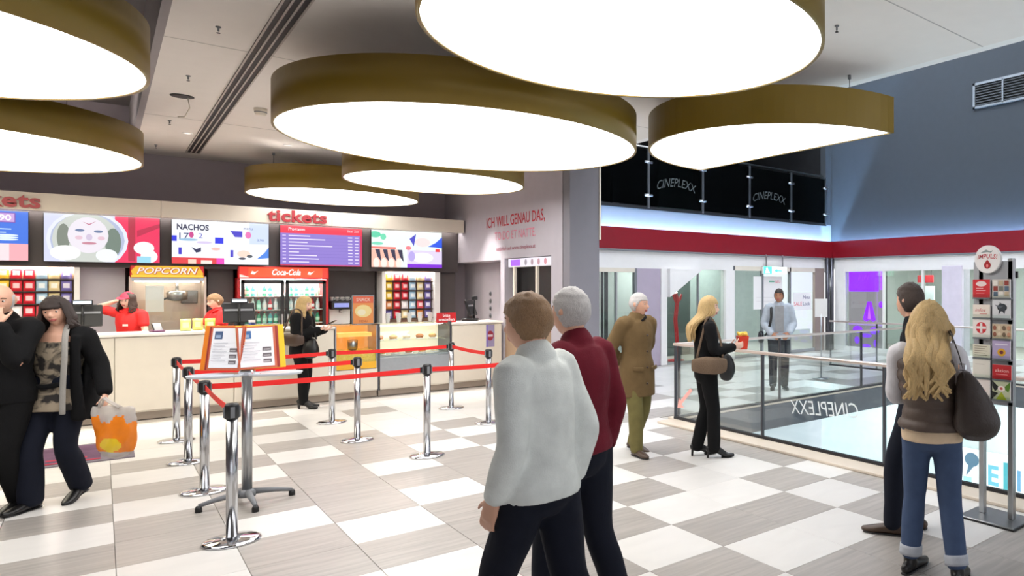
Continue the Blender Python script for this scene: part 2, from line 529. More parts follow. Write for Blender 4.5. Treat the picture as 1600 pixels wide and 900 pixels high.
MB().box(BX + .15, BX + .175, -4, BY, 2.82, 2.84).build('tube', LED, o); MB().box(BX + .14, BX + .185, -4, BY, 2.79, 2.82).build('holder', M_WHITE, o)
# ---- wall grille
o = thing('wall_air_grille', 'grey metal air grille high on the blue-grey atrium wall', 'air vent', (AX, 0, 0))
q = MB()
for a, b_, z0, z1 in ((7.05, 8.58, 6.08, 6.13), (7.05, 8.58, 6.64, 6.70), (7.05, 7.11, 6.08, 6.70), (8.52, 8.58, 6.08, 6.70), (7.79, 7.83, 6.1, 6.68)):
    q.box(-.06, 0, a, b_, z0, z1)
q.build('frame', mat('grille_frame', (140, 146, 152), .4, .6), o)
MB().box(-.012, -.002, 7.1, 8.54, 6.1, 6.66).build('backing', M_BLACK, o)
for n in range(8):
    z = 6.15 + n * .063
    MB().prism([(-.05, z), (-.045, z + .012), (-.012, z + .04), (-.015, z + .028)], 7.1, 8.54, Matrix(((1, 0, 0, 0), (0, 0, 1, 0), (0, 1, 0, 0), (0, 0, 0, 1)))).build('slat', mat('grille_slat', (70, 74, 78), .5, .5), o)
# ================================================================ drum lamps
M_OLIVE = mat('olive_gold_band', (126, 102, 28), .42, .2, var=.06, vscale=2)
M_DIFF = glow('lamp_diffuser', (255, 253, 250), LAMP_POWER)
M_DIFF_W = glow('lamp_diffuser_warm', (255, 246, 222), LAMP_POWER * .95)
M_WIRE = mat('steel_wire', (90, 86, 84), .4, .8)
def drum(x, y, r, z, label, half=False, warm=False, h=.37):
    o = thing('drum_lamp', label, 'ceiling lamp', (x, y, z), 0, 'round drum ceiling lamps')
    seg = 96
    if half:
        out = [(r * cos(a), r * sin(a)) for a in (pi / 2 + pi * i / 48 for i in range(49))]
        inn = [((r - .025) * cos(a) - (.02 if 0 else 0), (r - .025) * sin(a)) for a in (pi / 2 + pi * i / 48 for i in range(49))]
        inn[0] = (-.025, r - .03); inn[-1] = (-.025, -r + .03)
        inn = [(min(p[0], -.025), p[1]) for p in inn]
    else:
        out = [(r * cos(a), r * sin(a)) for a in (2 * pi * i / seg for i in range(seg))]
        inn = [((r - .022) * cos(a), (r - .022) * sin(a)) for a in (2 * pi * i / seg for i in range(seg))]
    n = len(out)
    b = MB()
    ring = lambda P, zz: [(p[0], p[1], zz) for p in P]
    b.rings([ring(inn, .0), ring(out, .0), ring(out, h), ring(inn, h), ring(inn, .0)], False, False)
    b.sm = [len(f_) == 4 and not half for f_ in b.f]
    b.build('band', M_OLIVE, o)
    MB().prism(inn, h - .03, h - .01).build('top_cover', M_WHITE, o)
    MB().prism(inn, .008, .014).build('diffuser', M_DIFF_W if warm else M_DIFF, o)
    for a in ((100, 180, 260) if half else (30, 150, 270)):
        rr = r * .75
        px_, py_ = rr * cos(radians(a)), rr * sin(radians(a))
        top = 4.0 - z if x + px_ > .4 else 4.75 - z
        MB().cyl((px_, py_, h - .03), (px_, py_, top), .004, 6).build('suspension_wire', M_WIRE, o)
        MB().cyl((px_, py_, top - .04), (px_, py_, top), .018, 10).build('ceiling_mount', M_GREYP, o)
def dz(z): return (z - 1.784) / 1.716
for lx, ly, lr, z, warm, lab in (
        (2.71, 4.21, 1.37, 3.30, 0, 'large round drum lamp at top centre, overlapping the lamps behind it'),
        (3.21, 8.50, 1.96, 3.21, 0, 'widest olive-banded drum lamp, above the rope barrier posts'),
        (3.28, 15.45, 1.42, 3.28, 0, 'smaller olive-banded drum lamp hanging above the tickets lettering'),
        (4.03, 12.12, 1.36, 3.25, 0, 'smaller drum lamp tucked between the widest lamp and the tickets fascia'),
        (-1.80, 13.22, 2.24, 3.29, 1, 'warm-toned drum lamp above the snack counter, lower of the two at frame edge'),
        (-1.47, 7.84, 1.77, 3.25, 0, 'drum lamp cut by the top corner of the picture, above the warm one')):
    k_ = dz(z)
    drum(lx * k_, ly * k_, lr * k_, z, lab, False, warm)
drum(5.84, 5.79, 1.59, 3.36, 'half-round drum lamp cut straight at the atrium edge', True)
# ================================================================ glass fronts under the red band
M_SHOPW = mat('shop_white_wall', (214, 220, 216), .7, var=.04)
M_SHOPG = mat('shop_green_grey_wall', (178, 188, 185), .7, var=.1)
M_SHOPD = mat('shop_dark_green_wall', (88, 98, 94), .6, var=.15)
M_LILAC = mat('lilac_panel', (176, 164, 180), .5, var=.04)
M_BROWN = mat('brown_door_laminate', (150, 134, 126), .5, var=.06)
M_PANEL_L = glow('shop_light_panel', (250, 255, 253), 20.0)
def lintel(n, *b):
    struct(MB().box(*b).build(n, M_WHITE))
GY = 12.98                                    # glass line of the back front
lintel('trim_9', 5.82, 15.0, GY - .03, GY + .12, 2.19, BZ0 - .02)
# --- door_1: dark automatic doors
d1 = struct(link('door_1', None, None, (0, GY, 0)))
MB().box(7.4, 7.5, -.05, .05, 0, 2.19).build('door_frame', M_GREYP, d1); MB().box(8.40, 8.46, -.05, .05, 0, 2.19).build('door_frame', M_GREYP, d1)
MB().box(7.5, 8.4, -.05, .05, 2.1, 2.19).build('door_frame', W_CREAM, d1)
MB().box(7.93, 7.97, -.03, .03, 0, 2.1).build('door_frame', M_STEEL, d1)
for a, b_ in ((7.5, 7.93), (7.97, 8.4)):
    MB().box(a, b_, -.006, .006, .02, 2.1).build('pane', M_GLASS_G, d1)
MB().box(8.46, 9.08, -.04, .04, 0, 2.19).build('panel', M_LILAC, d1)
struct(MB().box(9.08, 9.24, GY - .08, GY + .08, 0, 2.19).build('trim_10', M_WHITE))
# room behind the doors
r = MB(); r.box(6, 9.2, 15.9, 16, 0, 3); struct(r.build('wall_lobby', M_SHOPD))
for x, col in ((7.62, (200, 205, 200)), (7.80, (150, 170, 160)), (8.05, (190, 24, 34)), (8.22, (24, 24, 28)), (8.34, (24, 24, 28)), (8.16, (235, 235, 230))):
    struct(MB().bbox(x - .035, x + .035, 14.0, 14.06, 0, 2.3, .005).build('trim_11', mat('lobby_post_%d' % int(x * 100), col, .5)))
for x in (7.62, 7.85):
    struct(MB().box(x - .2, x + .18, 14.9, 15.0, 1.05, 1.2).build('trim_12', glow('lobby_green_light', (120, 220, 180), 1.2)))
# --- window_1: the glazed bay below the white stair soffit
w1 = struct(link('window_1', None, None, (0, GY, 0)))
MB().box(9.24, 10.98, -.006, .006, .03, 2.19).build('pane', M_GLASS_G, w1)
MB().prism([(9.24, 1.55), (10.18, 2.19), (9.24, 2.19)], .03, .2, frame((0, 0, 0), (1, 0, 0), (0, 0, 1))).build('stair_soffit', M_WHITE, w1)
MB().box(10.16, 10.2, -.02, .02, 0, 2.19).build('window_frame', M_GREYP, w1)
MB().box(9.24, 10.98, -.03, .03, 0, .05).build('window_frame', M_STEEL, w1)
struct(MB().box(10.98, 11.26, GY - .1, GY + .1, 0, 2.19).build('trim_13', M_WHITE))
r = MB(); r.box(9.2, 11.2, 14.6, 14.7, 0, 3); struct(r.build('wall_stair', M_SHOPD))
r = MB(); r.box(9.1, 9.2, 13.2, 16, 0, 3); struct(r.build('wall_stair_side', M_SHOPW))
for n in range(9):  # red blocks imitate a reflection in the stair glass
    struct(MB().box(9.28, 9.42, 13.25, 13.28, .08 + n * .14, .18 + n * .14).build('trim_red_reflection', mat('red_reflection_strip', (196, 22, 34), .5)))
o = thing('red_reflection_figure', 'tall slim red shape imitating a reflection in the glass under the stair', 'reflection', (9.93, 13.5, 0))  # solid red shape stands in for a mirrored image in the glazing
MB().tube([(0, 0, .05), (.03, 0, .5), (-.02, 0, 1.0), (.04, 0, 1.45), (-.02, 0, 1.62)], .05, 8).build('stem', mat('red_reflection_tone', (206, 26, 36), .35), o)
MB().tube([(.0, 0, 1.4), (-.1, 0, 1.62), (-.2, 0, 1.75)], .03, 8).build('branch', MATS['red_reflection_tone'], o)
MB().tube([(.0, 0, 1.35), (.12, 0, 1.48), (.16, 0, 1.6)], .03, 8).build('branch', MATS['red_reflection_tone'], o)
MB().lathe([(.2, 0), (.2, .03), (.06, .06)], seg=20).build('base', MATS['red_reflection_tone'], o)
for x, z in ((9.62, 1.75), (10.5, 1.62)):
    o = tag(MB().sphere((0, 0, 0), .05, 12, 8).build('globe_light', glow('globe_glow', (255, 255, 245), 6), None, (x, 14.3, z)),
            'small white globe light behind the stair glazing, %s' % ('beside the white soffit' if x < 10 else 'above the blonde woman with popcorn'), 'lamp')
    MB().cyl((0, .05, 0), (0, .32, 0), .01, 8).build('arm', M_BLACK, o)
# --- window_2: shop front with posters
w2 = struct(link('window_2', None, None, (0, GY, 0)))
for x in (11.3, 12.28, 13.3):
    MB().box(x - .025, x + .025, -.04, .04, .0, 2.3).build('window_frame', M_GREYP, w2)
MB().box(11.3, 14.3, -.04, .04, 2.19, 2.3).build('window_frame', W_CREAM, w2); MB().box(11.3, 14.3, -.04, .04, 0, .08).build('window_frame', M_STEEL, w2)
for a, b_ in ((11.33, 12.25), (12.31, 13.27), (13.33, 14.25)):
    MB().box(a, b_, -.006, .006, .08, 2.19).build('pane', M_GLASS_G, w2)
struct(MB().box(14.28, 14.66, GY - .05, GY + .05, 0, 2.3).build('door_2', M_BROWN))
for x in (14.72, 14.90):
    o = MB().cyl((x, GY - .12, 0), (x, GY - .12, BZ0), .06, 16).build('steel_pillar', mat('dark_steel', (86, 86, 92), .3, .8)); tag(o, 'slim dark steel pillar in the inner corner, %s' % ('nearer the brown door' if x < 14.8 else 'nearer the purple screen'), 'pillar')
r = MB(); r.box(11.2, 15.6, 16.5, 16.6, 0, 3); r.box(11.2, 11.3, 13.2, 16.6, 0, 3); struct(r.build('wall_shop', M_SHOPG))
r = MB(); r.box(6, 15.2, 13.2, 18, 2.75, 2.85); struct(r.build('ceiling_shop', M_SHOPW))
for x in (8.0, 10.2, 12.2, 13.8):
    tag(MB().box(-.5, .5, -.25, .25, -.02, 0).build('light_panel', M_PANEL_L, None, (x, 14.2, 2.74)), 'white ceiling light panel behind %s' % {8.0: 'the dark entrance doors', 10.2: 'the stair glazing', 12.2: 'the exit sign', 13.8: 'the small poster'}[x], 'light')
# exit sign, posters
o = thing('exit_sign', 'glowing green and white exit sign above the shop door', 'sign', (12.62, GY - .12, 2.2))
MB().box(-.42, .42, -.03, .03, -.08, .1).build('housing', M_WHITE, o)
s_ = Sheet(frame((0, -.031, 0), (1, 0, 0), (0, 0, 1))); s_.rect(-.42, .42, -.08, .1, (225, 255, 245)); s_.rect(-.42, -.12, -.08, .1, (60, 235, 170))
s_.oval(-.3, .05, .03, .03, (240, 255, 250)); s_.pg([(-.33, .02), (-.25, .02), (-.2, -.06), (-.36, -.06)], (240, 255, 250)); s_.pg([(-.05, .0), (.08, .06), (.08, -.06)], (60, 235, 170)); s_.rect(.08, .25, -.02, .02, (60, 235, 170))
s_.build('sign_face', printed('lit_print', 2.5), o, fix=False)
for x in (-.3, .3):
    MB().box(x - .015, x + .015, -.01, .01, .1, .42).build('bracket', M_STEEL, o)
P_PRINT = printed('paper_print', 0, .6)
def poster(x0, x1, z0, z1, label):
    o = thing('window_poster', label, 'poster', (0, GY - .012, 0))
    MB().box(x0, x1, -.004, 0, z0, z1).build('sheet', M_WHITE, o)
    return o, Sheet(frame((x0, -.0045, z0), (1, 0, 0), (0, 0, 1)))
o, s_ = poster(11.97, 13.0, 1.2, 2.05, 'large white notice poster on glass behind the man in grey jacket')
s_.rect(0, 1.03, 0, .85, (244, 242, 240)); s_.rect(.55, .75, .70, .74, (120, 190, 160)); s_.word('NEU', .78, .68, .07, (225, 90, 120)); s_.rect(.1, .8, .2, .21, (220, 216, 214)); s_.rect(.1, .7, .3, .31, (220, 216, 214))
s_.build('print', P_PRINT, o, fix=False)
o, s_ = poster(13.42, 14.15, 1.15, 1.62, 'small white shop poster with blue and red words on glass')
s_.rect(0, .73, 0, .47, (245, 244, 242)); s_.word('Neu', .4, .3, .1, (40, 50, 110), .26); s_.word('SALE', .04, .12, .1, (230, 50, 80), .32); s_.word('Look', .4, .12, .1, (40, 50, 110), .28)
s_.build('print', P_PRINT, o, fix=False)
o = thing('notice_stand', 'thin steel notice stand with white card beside the far railing', 'sign stand', (10.0, 8.9, 0))
MB().lathe([(.16, 0), (.16, .012), (.02, .03)], seg=20).build('base', M_STEEL, o); MB().cyl((0, 0, .02), (0, 0, 1.25), .014, 10).build('pole', M_STEEL, o)
q = MB().box(-.12, .12, -.012, .012, 1.2, 1.55).build('card_holder', M_WHITE, o); q.rotation_euler = (0, 0, -.8)

# --- right-hand front on x = BX
GX = 15.02
lintel('trim_15', GX - .03, GX + .12, -7, 12.95, 2.29, BZ0 - .02)
struct(MB().box(GX - .06, GX + .06, 12.46, 12.80, 0, 2.3).build('trim_16', M_WHITE))
w3 = struct(link('window_3', None, None, (GX, 0, 0)))
for y in (12.45, 11.12, 9.9, 8.4, 6.4, 4.4):
    MB().box(-.04, .04, y - .03, y + .03, 0, 2.3).build('window_frame', M_WHITE, w3)
MB().box(-.05, .05, 2, 12.5, 0, .12).build('window_frame', M_WHITE, w3); MB().box(-.05, .05, 2, 12.5, 2.2, 2.3).build('window_frame', M_WHITE, w3)
for a, b_ in ((11.15, 12.42), (9.93, 11.09), (8.43, 9.87), (6.43, 8.37), (4.43, 6.37)):
    MB().box(-.006, .006, a, b_, .12, 2.2).build('pane', M_GLASS_G, w3)
struct(MB().bbox(GX - .1, GX + .3, 8.75, 9.3, 0, 2.3, .01).build('trim_17', mat('pale_lilac_pillar', (220, 212, 226), .6)))
r = MB(); r.box(19.5, 19.6, -2, 13, 0, 3); r.box(15.2, 19.6, 12.9, 13.0, 0, 3); struct(r.build('wall_boutique', M_SHOPW))
r = MB(); r.box(15.2, 19.6, -2, 13, 2.75, 2.85); struct(r.build('ceiling_boutique', M_SHOPW))
for y, l in ((10.3, 'beside the purple poster'), (8.0, 'behind the pale pillar'), (5.5, 'behind the brochure rack')):
    tag(MB().box(-.6, .6, -.3, .3, -.02, 0).build('light_panel', M_PANEL_L, None, (16.6, y, 2.74)), 'white boutique ceiling light panel ' + l, 'light')
# purple poster in the first bay
o = thing('purple_window_screen', 'purple and grey graphic screen filling the corner shop window', 'screen', (GX + .12, 0, 0))
MB().box(0, .06, 11.15, 12.43, .1, 2.28).build('panel', M_BLACK, o)
s_ = Sheet(frame((-.002, 12.43, .1), (0, -1, 0), (0, 0, 1)))
G_ = (112, 106, 112); P_ = (128, 12, 250)
s_.rect(0, 1.28, 0, 2.18, G_); s_.rect(0, 1.05, 1.55, 2.18, P_); s_.rect(1.08, 1.16, 1.6, 2.18, (150, 60, 245)); s_.rect(.98, 1.0, 0, 1.55, (140, 110, 170))
s_.pg([(.5, .78), (.66, 1.28), (.8, 1.28), (.95, .78), (.86, .72), (.74, .78), (.62, .72)], P_); s_.pg([(.66, .8), (.72, 1.2), (.78, .8)], (170, 90, 250))
for a, b_, ra, rb in ((.32, .5, .17, .1), (.9, .48, .17, .1), (.62, .34, .2, .06), (.3, .2, .09, .1), (.95, .14, .08, .1), (1.12, 1.2, .08, .09), (.62, .06, .16, .05)):
    s_.oval(a, b_, ra, rb, P_)
for n in range(9):
    s_.rect(.35 + n * .05, .37 + n * .05, 1.85 + .05 * (n % 3), 1.95 + .06 * (n % 2), (150, 60, 255))
s_.rect(0, 1.28, .62, .66, (150, 120, 185))
s_.build('screen_image', printed('purple_screen_print', 1.5), o, fix=False)
for y0, y1, z0, z1, col, nm in ((10.5, 11.0, 1.9, 2.1, (226, 60, 70), 'red_shop_sign'), (10.65, 10.95, .9, 1.8, (232, 244, 246), 'white_shop_banner'), (10.0, 10.4, 1.2, 1.75, (34, 40, 40), 'dark_shop_banner')):
    o = tag(MB().bbox(0, .05, y0, y1, z0, z1, .008).build(nm, mat(nm, col, .5, emit=.3), None, (16.4 + (.3 if 'banner' in nm else 0) + (.6 if 'dark' in nm else 0), 0, 0)), {'red_shop_sign': 'small red sign hanging inside the boutique window', 'white_shop_banner': 'white vertical banner inside the boutique below the red sign', 'dark_shop_banner': 'dark square display inside the boutique beside the white pillar'}[nm], 'sign')
    for y in (y0 + .06, y1 - .06):
        MB().cyl((.025, y, z1), (.025, y, 2.75), .004, 6).build('wire', M_WIRE, o)

# ================================================================ balcony balustrade
b = thing('balcony_balustrade', 'dark glass balcony balustrade with steel posts above the red band', 'balustrade', (0, AY - .02, 0))
bx = [5.95, 7.41, 8.88, 10.44, 11.97, 13.51, 14.93]
for x in bx:
    p_ = MB().box(x - .03, x + .03, -.03, .03, 3.56, 4.9).build('post', M_STEEL, b)
    for z in (3.85, 4.6):
        MB().cyl((x - .1, -.02, z), (x + .1, -.02, z), .03, 10).build('glass_clamp', M_STEEL, p_)
for n in range(6):
    MB().box(bx[n] + .05, bx[n + 1] - .05, -.012, .0, 3.62, 4.86).build('pane', M_GLASS_D, b)
MB().cyl((5.9, .12, 4.96), (14.95, .12, 4.96), .028, 12).build('handrail', M_STEEL, b)
for n, a, t in ((2, 9.12, 'CINEPLEXX'), (4, 12.1, 'CINEPLEXX')):
    s_ = Sheet(frame((a, -.0125, 4.0 if n == 2 else 3.98), (1, 0, 0), (0, 0, 1)))
    s_.word(t, 0, .0, .2, (70, 76, 76), 1.12 if n == 2 else 1.2, .25, .0, .12)
    s_.build('logo_lettering', P_PRINT, b, fix=False)

# ================================================================ unseen fill lights added under the atrium ceiling
for n, (x, y) in enumerate(((8.2, 3), (12.2, 3), (8.2, 8), (12.2, 8), (8.2, 11.6), (12.2, 11.6))):
    o = thing('atrium_fill_light', 'added square fill light under the atrium ceiling, above the %s' % ['near end of the floor opening', 'far end of the floor opening', 'lettered glass railing', 'purple window screen', 'stair glazing', 'shop poster'][n], 'lamp', (x, y, 11.0))
    MB().box(-.9, .9, -.9, .9, -.08, 0).build('housing', M_WHITE, o); MB().box(-.85, .85, -.85, .85, -.09, -.08).build('diffuser', glow('atrium_fill_glow', (238, 245, 255), ATRIUM_POWER), o)
# ================================================================ glass railings round the opening
def railing(p0, p1, posts, label, name='glass_railing', joints=True):
    p0 = Vector(p0); p1 = Vector(p1); d = (p1 - p0); L = d.length
    o = thing(name, label, 'railing', (p0.x, p0.y, 0), math.atan2(d.y, d.x))
    MB().bbox(-.02, L + .02, -.025, .025, 1.0, 1.035, .008).build('handrail', mat('satin_handrail', (222, 208, 200), .3, .75), o)
    MB().box(0, L, -.02, .02, .03, .06).build('base_channel', mat('dark_channel', (52, 52, 56), .4, .6), o)
    for t in posts:
        MB().box(t - .012, t + .012, -.018, .018, .03, 1.0).build('post', mat('dark_steel', (86, 86, 92), .3, .8), o)
    for a, b_ in zip(posts[:-1], posts[1:]):
        MB().box(a + .02, b_ - .02, -.007, .007, .06, .99).build('pane', M_GLASS, o)
    return o
R1 = railing((VX0, VY1, 0), (VX0, -3.0, 0), [0.02, 1.70, 3.43, 5.16, 6.9, 8.6, 10.4], 'glass railing with pale handrail behind the women, running towards the brochure rack')
railing((VX0 + .05, VY1, 0), (VX1 - .05, VY1, 0), [.02, 1.92, 3.92, 5.9, 6.1], 'glass railing on the far side of the floor opening, behind the mirrored lettering')
railing((VX1, 10.15, 0), (VX1, VY1 + .05, 0), [.02, 1.3, 2.58], 'short glass railing in front of the purple window screen')
railing((VX1, VY1 - .05, 0), (VX1, -2, 0), [.02, 2, 4, 6, 8, 9.4], 'glass railing along the far side of the opening, seen behind the brochure rack')
# mirrored lettering on the near pane: reads from the other side
s_ = Sheet(frame((VX0 - .0085, 5.34, .40), (0, -1, 0), (0, 0, 1)))
vs, fs, wd = text_geo('CINEPLEXX', .25)
s_.c = srgb(232, 240, 242)
s_._add([tuple(s_.M @ Vector(((wd - x) / wd * .96, y * .22 + .075 * ((wd - x) / wd) - .02, 0))) for x, y, z in vs], fs, False)
R1m = s_.build('logo_lettering', P_PRINT, None, fix=False)
R1m.parent = R1
R1m.matrix_parent_inverse = (Matrix.Translation(R1.location) @ Matrix.Rotation(R1.rotation_euler.z, 4, 'Z')).inverted()
s_ = Sheet(frame((VX0 - .0085, 7.44, .18), (0, -1, 0), (0, 0, 1)))
s_.pg([(.02, .0), (.16, .02), (.11, .06), (.34, .26), (.30, .29), (.08, .10), (.05, .14)], (246, 170, 160))
o = s_.build('red_arrow_decal', P_PRINT, None, fix=False); o.parent = R1; o.matrix_parent_inverse = R1m.matrix_parent_inverse.copy()

# ================================================================ the lower floor seen through the opening
LZ = -4.2
r = MB(); r.box(-2, 26, -8, 24, LZ - .1, LZ); struct(r.build('floor_lower', mat('lower_floor_pale_stone', (206, 220, 226), .25, var=.05, vscale=.6)))
r = MB(); r.box(13.5, 13.6, -8, 12, LZ, -.36); struct(r.build('wall_lower_right', M_SHOPW))
r = MB(); r.box(-2, 26, 23.9, 24, LZ, -.36); struct(r.build('wall_lower_back', M_SHOPW))
M_LOWL = glow('lower_light_panel', (222, 240, 250), 19.0)
for n, (x, y) in enumerate(((8, 9.5), (12, 9.5), (8, 13), (12, 13), (17, 9.5), (17, 14), (12.6, 3), (12.6, 6))):
    tag(MB().box(-.7, .7, -.35, .35, -.03, 0).build('light_panel', M_LOWL, None, (x, y, -.37)), 'cool white light panel under the slab of the lower floor, %s from the stair side' % ORD[n], 'light', 'light panels of the lower floor')
o = thing('lower_floor_sign', 'large white and turquoise illuminated sign on the lower floor behind the rack', 'sign', (13.44, 0, 0))
MB().box(-.06, 0, 1.8, 7.9, -3.4, -1.7).build('box', M_WHITE, o)
s_ = Sheet(frame((-.061, 7.9, -3.4), (0, -1, 0), (0, 0, 1)))
s_.rect(0, 6.1, 0, 1.7, (236, 250, 252)); s_.rect(0, 6.1, 0, .75, (178, 232, 240))
s_.oval(.3, 1.48, .17, .15, (62, 104, 130)); s_.pg([(.22, 1.36), (.36, 1.36), (.16, 1.1)], (62, 104, 130)); s_.rect(.1, .3, .85, 1.1, (150, 214, 226))
s_.word('E', .68, 1.04, .4, (96, 178, 200), .24, bold=.03); s_.rect(1.02, 1.2, 1.0, 1.56, (52, 160, 172)); s_.word('I', 1.32, 1.04, .4, (90, 150, 190), .08, bold=.03); s_.word('S', 1.6, 1.04, .4, (90, 178, 200), .26, bold=.03)
s_.rect(2.1, 2.5, .9, 1.6, (60, 168, 180))
s_.build('sign_face', printed('sign_print_lit', 1.1), o, fix=False)
# ================================================================ ticket and snack counter
CT = 1.16
M_KICK = mat('kick_plate', (160, 146, 132), .5, var=.1)
M_REDP = mat('red_paint', (196, 20, 26), .35, var=.05)
M_TOPW = mat('counter_top_white', (238, 232, 224), .25, var=.03)
M_DGREY = mat('dark_taupe_panel', (84, 76, 76), .6, var=.06)
M_LGREY = mat('light_grey_panel', (186, 182, 190), .6, var=.04)
def unit(x0, x1, label):
    o = thing('counter_unit', label, 'counter', ((x0 + x1) / 2, 12.5, 0))
    h = (x1 - x0) / 2
    MB().box(-h, h, .03, .6, .1, CT - .04).build('body', W_CREAM, o)
    n = max(1, round((x1 - x0) / 1.25)); s = 2 * h / n
    for k_ in range(n):
        MB().bbox(-h + k_ * s + .003, -h + (k_ + 1) * s - .003, 0, .03, .12, CT - .05, .004).build('front_panel', W_CREAM, o)
    MB().box(-h, h, .05, .58, 0, .1).build('plinth', M_KICK, o)
    return o
unit(-3.6, 2.62, 'long cream counter front below the popcorn machine and the fridge')
unit(4.39, 5.27, 'plain cream counter block at the end beside the grey side wall')
for x0, x1, l in ((-3.62, 2.63, 'white worktop of the long cream counter with the tills'), (4.38, 5.28, 'white worktop of the end counter with the red sign')):
    o = tag(MB().bbox(x0, x1, 12.47, 13.13, CT - .04, CT, .006).build('worktop', M_TOPW), l, 'worktop')
# popcorn display case
pc = thing('popcorn_display_case', 'glass counter case full of yellow popcorn below the orange poster', 'display case', (2.93, 12.5, 0))
MB().box(-.30, .30, .02, .6, .1, .46).build('body', W_CREAM, pc); MB().box(-.3, .3, .05, .58, 0, .1).build('plinth', M_KICK, pc)
MB().box(-.30, .30, 0, .02, .12, .46).build('front_panel', W_CREAM, pc)
for x in (-.3, .28):
    MB().box(x, x + .02, 0, .6, .46, CT).build('post', M_STEEL, pc)
MB().box(-.3, .3, 0, .6, CT, CT + .015).build('glass_top', M_GLASS, pc); MB().box(-.28, .28, 0, .008, .46, CT).build('glass_front', M_GLASS, pc)
MB().box(-.28, .28, .5, .6, .46, CT).build('back_panel', mat('orange_case_back', (240, 178, 96), .6, emit=.25), pc)
M_POPC = mat('popcorn_yellow', (250, 205, 92), .8, var=.12, vscale=40, bump=1.0, bscale=60)
q = MB(); n = 14
q.smooth = True
grid = [[(-.275 + .55 * i / n, .02 + .46 * j / n, .74 + .05 * noise.noise(Vector((i * .5, j * .5, 3))) + .012 * random.random()) for i in range(n + 1)] for j in range(n + 1)]
vs = [p for r_ in grid for p in r_]; fs = [(j * (n + 1) + i, j * (n + 1) + i + 1, (j + 1) * (n + 1) + i + 1, (j + 1) * (n + 1) + i) for j in range(n) for i in range(n)]
q._add(vs, fs); q.smooth = False
q.rings([[(-.275, .02, .47), (.275, .02, .47), (.275, .48, .47), (-.275, .48, .47)], [(-.275, .02, .735), (.275, .02, .735), (.275, .48, .735), (-.275, .48, .735)]])
o = q.build('popcorn_heap', M_POPC, pc); o['kind'] = 'stuff'
MB().box(-.24, .24, .1, .4, .98, 1.04).build('heat_lamp', mat('orange_lamp_hood', (240, 160, 80), .5, emit=.8), pc)
MB().box(-.28, .28, -.006, 0, .47, .58).build('front_label', mat('amber_label', (236, 176, 40), .5), pc)
MB().lathe([(.05, .76), (.07, .78), (.075, .92), (.06, .925), (.055, .8)], (0, .25, 0), 14).build('scoop', M_STEEL, pc)
# refrigerated case
rc = thing('glass_snack_case', 'wide glass snack case with steel front between popcorn and end counter', 'display case', (3.81, 12.5, 0))
MB().box(-.56, .56, .02, .6, .1, .32).build('body', W_CREAM, rc); MB().box(-.56, .56, .05, .58, 0, .1).build('plinth', M_KICK, rc)
MB().bbox(-.55, .55, 0, .03, .32, .62, .006).build('steel_front', M_STEEL, rc); MB().box(-.56, .56, 0, .02, .12, .31).build('front_panel', W_CREAM, rc)
for x in (-.575, .545):
    MB().box(x, x + .03, 0, .6, .1, CT + .02).build('post', mat('dark_steel', (86, 86, 92), .3, .8), rc)
MB().box(-.54, .54, .58, .6, .6, CT).build('back_panel', mat('case_back_cream', (250, 236, 204), .6, emit=.35), rc)
MB().box(-.54, .54, .05, .58, .62, .65).build('shelf', M_STEEL, rc); MB().box(-.54, .54, .2, .58, .87, .885).build('shelf', M_GLASS, rc)
# curved glass
q = MB(); pr_ = [(.02, .62), (.02, .95), (.04, 1.05), (.1, 1.13), (.2, 1.165), (.58, 1.17)]
q.rings([[(x, y, z) for y, z in pr_] + [(x, y + .006, z - .006) for y, z in reversed(pr_)] for x in (-.54, .54)]).build('curved_glass', M_GLASS, rc)
foods = [((226, 170, 92), 'golden pastry'), ((244, 226, 190), 'cream cake slice'), ((196, 120, 60), 'brown muffin')]
for n in range(10):
    col, nm = foods[n % 3]
    x = 3.36 + (n % 5) * .21; z = .65 if n < 5 else .885; y = 12.78 if n < 5 else 12.9
    o = tag(MB().lathe([(.05, 0), (.06, .035), (.065, .05), (.045, .075), (.015, .085)], seg=12).build('pastry', mat('pastry_%d' % (n % 3), col, .7, bump=.4), None, (x, y, z)),
            '%s, %s along the %s shelf of the glass snack case' % (nm, ORD[n % 5], 'lower' if n < 5 else 'upper'), 'pastry', 'pastries in the snack case')
    MB().lathe([(.066, -.001), (.07, .012), (.06, .012)], seg=12).build('paper_cup', M_WHITE, o)
for n in range(5):
    x = 3.5 + n * .17
    o = thing('cup_stack', 'stack of white paper cups on the snack case, %s from the orange poster' % ORD[n], 'cups', (x, 12.95, 1.172), 0, 'cup stacks on the snack case')
    for k_ in range(3):
        MB().lathe([(.026, 0), (.038, .09), (.04, .092), (.036, .088), (.025, .004)], (0, 0, k_ * .035), 14).build('cup', M_WHITE, o)
# orange poster in its holder, red sign
o = thing('orange_poster_stand', 'framed orange snack poster standing on the popcorn case', 'poster', (3.05, 12.62, CT + .015))
MB().bbox(-.16, .16, -.01, .015, .0, .47, .006).build('frame', M_GREYP, o); MB().box(-.1, .1, -.05, .1, 0, .012).build('foot', M_GREYP, o)
s_ = Sheet(frame((-.145, -.011, .015), (1, 0, 0), (0, 0, 1)))
s_.rect(0, .29, 0, .44, (246, 150, 70)); s_.rect(0, .29, .33, .44, (236, 100, 60)); s_.oval(.145, .2, .12, .1, (255, 226, 150)); s_.oval(.12, .18, .06, .05, (255, 240, 200)); s_.word('SNACK', .145, .36, .05, (255, 236, 220), .2, align='C'); s_.word('MENU', .145, .02, .035, (150, 40, 20), .12, align='C')
s_.build('print', printed('backlit_print', .5), o, fix=False)
o = thing('red_counter_sign', 'small red sign with white words standing on the end counter', 'sign', (4.34, 12.6, CT))
